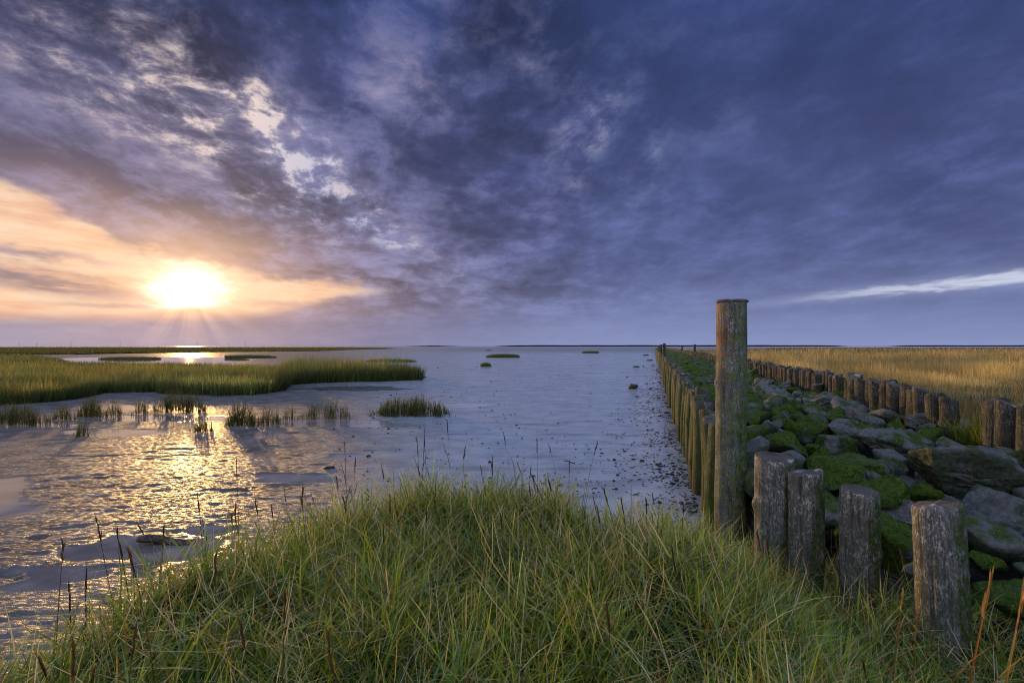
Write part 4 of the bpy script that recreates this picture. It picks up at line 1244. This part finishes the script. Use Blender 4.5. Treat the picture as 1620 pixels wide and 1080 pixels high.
# ------------------------------------------------------------------ golden meadow on the right
def meadow_pts(n, y0, y1, d0=3.22, r=rng):
    u = r.uniform(0, 1, n * 3); y = 1 / (1 / y0 + u * (1 / y1 - 1 / y0))
    x = r.uniform(0.25, 1.22, n * 3) * y + r.uniform(0, 0.6, n * 3)
    d = x - y * TA
    yf = 95 + sstep(0, 70, d - 3) * 160
    ok = (d > d0) & (y < yf + 8)
    return np.stack([x, y, meadow_h(x, y) - 0.02], -1)[ok][:n]
GOLD = (0.56, 0.45, 0.23); OCH = (0.42, 0.33, 0.17); OLV = (0.24, 0.26, 0.09); PUR = (0.13, 0.095, 0.075); GRYG = (0.24, 0.27, 0.19); GRN = (0.09, 0.12, 0.025)
P = meadow_pts(95000, 8.0, 250); n = len(P)
pt = fbm(P[:, 0] * 0.22, P[:, 1] * 0.16, oct=3, seed=400)
p0 = reed(P, rng.uniform(0.20, 0.50, n) * (1 + pt * .8) * np.clip(1 + 1.2 * fbm(P[:, 0] * 1.1, P[:, 1] * 0.7, oct=3, seed=405), 0.6, 1.5) * (0.25 + 0.75 * sstep(8.5, 14, P[:, 1] + 3 * fbm(P[:, 0] * 0.5, P[:, 1] * 0.4, oct=2, seed=402))), [GOLD, OCH, OLV, PUR], [0.34, 0.20, 0.36, 0.10], 0.0035 + 0.00042 * P[:, 1], 3, (0.62, 0.50, 0.26), 0.16, 0.35)
tus = np.clip(1 + 1.9 * fbm(P[:, 0] * 1.1, P[:, 1] * 0.7, oct=3, seed=405), 0.5, 1.6)
kk = tus[:, None, None] * p0[3].reshape(n, -1, 3) * (np.ones(3) + np.outer(np.clip(pt * 3.0, -0.6, 0.5), (1.0, 0.8, 0.5)))[:, None, :]
p0 = (p0[0], p0[1], p0[2], kk.reshape(-1, 3))
tag(grass_obj('meadow_grass', [p0], REED), 'golden brown salt meadow grass beyond the right row of piles', 'grass', kind='stuff')
P = meadow_pts(60000, 3.6, 18); n = len(P)
P = P[rng.uniform(size=n) > sstep(9, 16, P[:, 1]) * 0.8]; n = len(P)
pt = fbm(P[:, 0] * 0.9, P[:, 1] * 0.7, oct=3, seed=410)
lum = np.clip(0.5 + pt * 1.6, 0, 1)
hg = rng.uniform(0.06, 0.20, n) * (0.7 + 0.8 * lum)
A_ = reed(P, hg, [GRYG, PUR, OLV, OCH], [0.34, 0.26, 0.2, 0.2], np.full(n, 0.007) + 0.0006 * P[:, 1], 2, (0.24, 0.21, 0.14), 0.6, 0.7)
kk = A_[3].reshape(n, -1, 3) * np.where((pt > 0.04)[:, None], np.array([[1.35, 0.95, 0.7]]), np.array([[0.8, 1.0, 0.95]]))[:, None, :]
A_ = (A_[0], A_[1], A_[2], kk.reshape(-1, 3))
P = meadow_pts(2600, 3.6, 14); n = len(P)
B_ = reed(P, rng.uniform(0.2, 0.46, n), [GOLD, OCH, STRAW], [0.5, 0.3, 0.2], np.full(n, 0.0042), 3, (0.42, 0.27, 0.1), 0.22, 0.4)
# green grass in the gap between the piles
xg, yg = [], []
n = 900
yy_ = rng.uniform(4.55, 5.1, n); xx_ = yy_ * TA + rng.uniform(2.92, 3.5, n)
Gg = reed(np.stack([xx_, yy_, np.full(n, 0.78)], -1), rng.uniform(0.14, 0.34, n), [GRN, YGREEN, RL], [0.4, 0.35, 0.25], np.full(n, 0.006), 4, (0.2, 0.18, 0.05), 0.3, 0.9)
tag(grass_obj('meadow_herbs', [A_, B_, Gg], REED), 'low grey-green and brown salt herbs along the right row of piles', 'herbs', kind='stuff')
for (pt_, pb, dpt, lab) in (((1434, 591), (1421, 640), 5.6, 'slanting orange reed stalk above the gap in the right pile row'),
                            ((1612, 605), (1598, 630), 5.2, 'short slanting orange stalk at the right edge over the herbs')):
    xb = (pb[0] - 810) / F * dpt; zb = meadow_h(np.array([xb]), np.array([dpt]))[0]
    xt = (pt_[0] - 810) / F * dpt; zt = H - (pt_[1] - YH) / F * dpt
    vv = Vector((xt - xb, 0, zt - zb)); ln = vv.length; le = math.acos(vv.z / ln)
    st = blades(np.zeros((1, 3)), np.array([0.0]), np.array([le]), np.array([0.05]), np.array([ln]), np.array([0.012]), np.array([OR[0]]), 5, wprof=0.2, twist=np.array([0.2]))
    st2 = blades(np.zeros((1, 3)), np.array([0.0]), np.array([le]), np.array([0.05]), np.array([ln]), np.array([0.012]), np.array([OR[0]]), 5, wprof=0.2, twist=np.array([1.5]))
    o = grass_obj('reed_stalk', [st, st2], STALK_GREEN); o.location = (xb, dpt, zb)
    tag(o, lab, 'reed stalk')

# ------------------------------------------------------------------ debris on the mud
DEB = m_plain('clod', (0.035, 0.030, 0.024), 0.55, 0.5, 0.5, 60)
rs = np.random.default_rng(91)
n = 6500
u = rs.uniform(0, 1, n); y = 1 / (1 / 4.2 + u * (1 / 45 - 1 / 4.2))
d = 0.46 - rs.gamma(1.1, 0.24, n) * (0.6 + y * 0.05)
x = y * TA + d
n2_ = 1300
y2 = 1 / (1 / 4.5 + rs.uniform(0, 1, n2_) * (1 / 50 - 1 / 4.5)); x2 = rs.uniform(-0.35, 0.22, n2_) * y2
x = np.concatenate([x, x2]); y = np.concatenate([y, y2]); n = len(x)
clump = fbm(x * 2.2, y * 1.6, oct=3, seed=92)
keep = clump > rs.uniform(-0.25, 0.22, n)
x, y = x[keep], y[keep]; n = len(x)
r = rs.uniform(0.003, 0.012, n) * (1 + 0.05 * y) * np.where(rs.uniform(size=n) < 0.06, 2.0, 1.0)
zz, _, _ = mud_height(x, y)
w0, f0 = ico(1)
V = (w0[None] * (1 + rs.uniform(-0.35, 0.35, (n, len(w0), 1)))) * (r[:, None, None] * np.stack([rs.uniform(.8, 1.7, n), rs.uniform(.7, 1.2, n), rs.uniform(.35, .8, n)], -1)[:, None, :])
V = V + np.stack([x, y, zz + r * 0.25 + 0.04 * sstep(-0.55, 0.25, x - y * TA)], -1)[:, None, :]
T = (f0[None] + (np.arange(n) * len(w0))[:, None, None]).reshape(-1, 3)
tag(link('mud_debris', mesh_np('mud_debris', V.reshape(-1, 3), tris=T), DEB), 'dark clods, shells and weed scattered over the mud beside the piles', 'debris', kind='stuff')

# driftwood
def log_mesh(name, length, r, seed, n=48, ns=18):
    t = np.linspace(0, 1, n); th = np.linspace(0, 2 * np.pi, ns, endpoint=False)
    Tt, Th = np.meshgrid(t, th, indexing='ij')
    prof = r * (0.35 + 0.75 * np.sin(np.clip(Tt * 1.15, 0, 1) * np.pi) ** 0.5 * (1 - 0.55 * Tt))
    prof = prof * (1 + fbm(Tt * 9 + seed, np.cos(Th) * 1.5, np.sin(Th) * 1.5, oct=4, seed=seed) * 0.7)
    prof[0] *= 0.2; prof[-1] *= 0.1
    bx = np.stack([(Tt - .5) * length, prof * np.cos(Th) * 1.2 + 0.03 * np.sin(Tt * 5), prof * np.sin(Th) * 0.75 + 0.02 * np.sin(Tt * 6 + 1)], -1)
    return mesh_np(name, bx.reshape(-1, 3), quads=grid_faces(n, ns, True))
DRIFT = m_plain('driftwood', (0.06, 0.05, 0.042), 0.6, 0.5, 0.6, 25, 0.8)
x, y = at(268, 858)
o = link('driftwood', log_mesh('driftwood', 0.52, 0.055, 5), DRIFT, None, (x, y, 0.02)); o.rotation_euler = (0, 0, R(6))
tag(o, 'dark piece of driftwood lying in the smooth puddle at lower left', 'driftwood')
x, y = at(908, 733)
o = link('twig', log_mesh('twig', 0.30, 0.010, 8, 30, 8), DRIFT, None, (x, y, 0.012)); o.rotation_euler = (0, 0, R(-8))
tag(o, 'thin dark twig lying on the blue mud right of centre', 'twig')
x, y = at(521, 741)
w, f = stone_verts(71, 3, 0.5)
me = mesh_np('clod', w, tris=f); me.materials.append(DEB)
o = link('weed_clod', me, None, None, (x, y, 0.015)); o.scale = (0.075, 0.05, 0.05)
tag(o, 'small dark weed clod on the mud behind the bank brow', 'clod')

# channel markers far out
MK = m_plain('marker_wood', (0.03, 0.03, 0.04), 0.9, 0.1, 0.1, 1, 0)
for i, (px, top) in enumerate(((30, 541), (58, 542), (112, 540), (190, 541), (312, 541), (361, 542), (388, 541))):
    dst = 640; x = (px - 810) / F * dst; zt = H + (YH - top) / F * dst
    bm = bmesh.new()
    bmesh.ops.create_cone(bm, cap_ends=True, segments=6, radius1=0.16, radius2=0.10, depth=zt + 0.5, matrix=Matrix.Translation((0, 0, (zt - 0.5) / 2)))
    bmesh.ops.create_cone(bm, cap_ends=True, segments=6, radius1=0.35, radius2=0.05, depth=0.9, matrix=Matrix.Translation((0, 0, zt - 0.5)))
    me = bpy.data.meshes.new('marker_pole'); bm.to_mesh(me); bm.free()
    o = link('marker_pole', me, MK, None, (x, dst, 0))
    tag(o, f'slender channel marker pole on the left horizon, {ORD[i]} from the left edge', 'marker pole', 'channel markers on the left horizon')
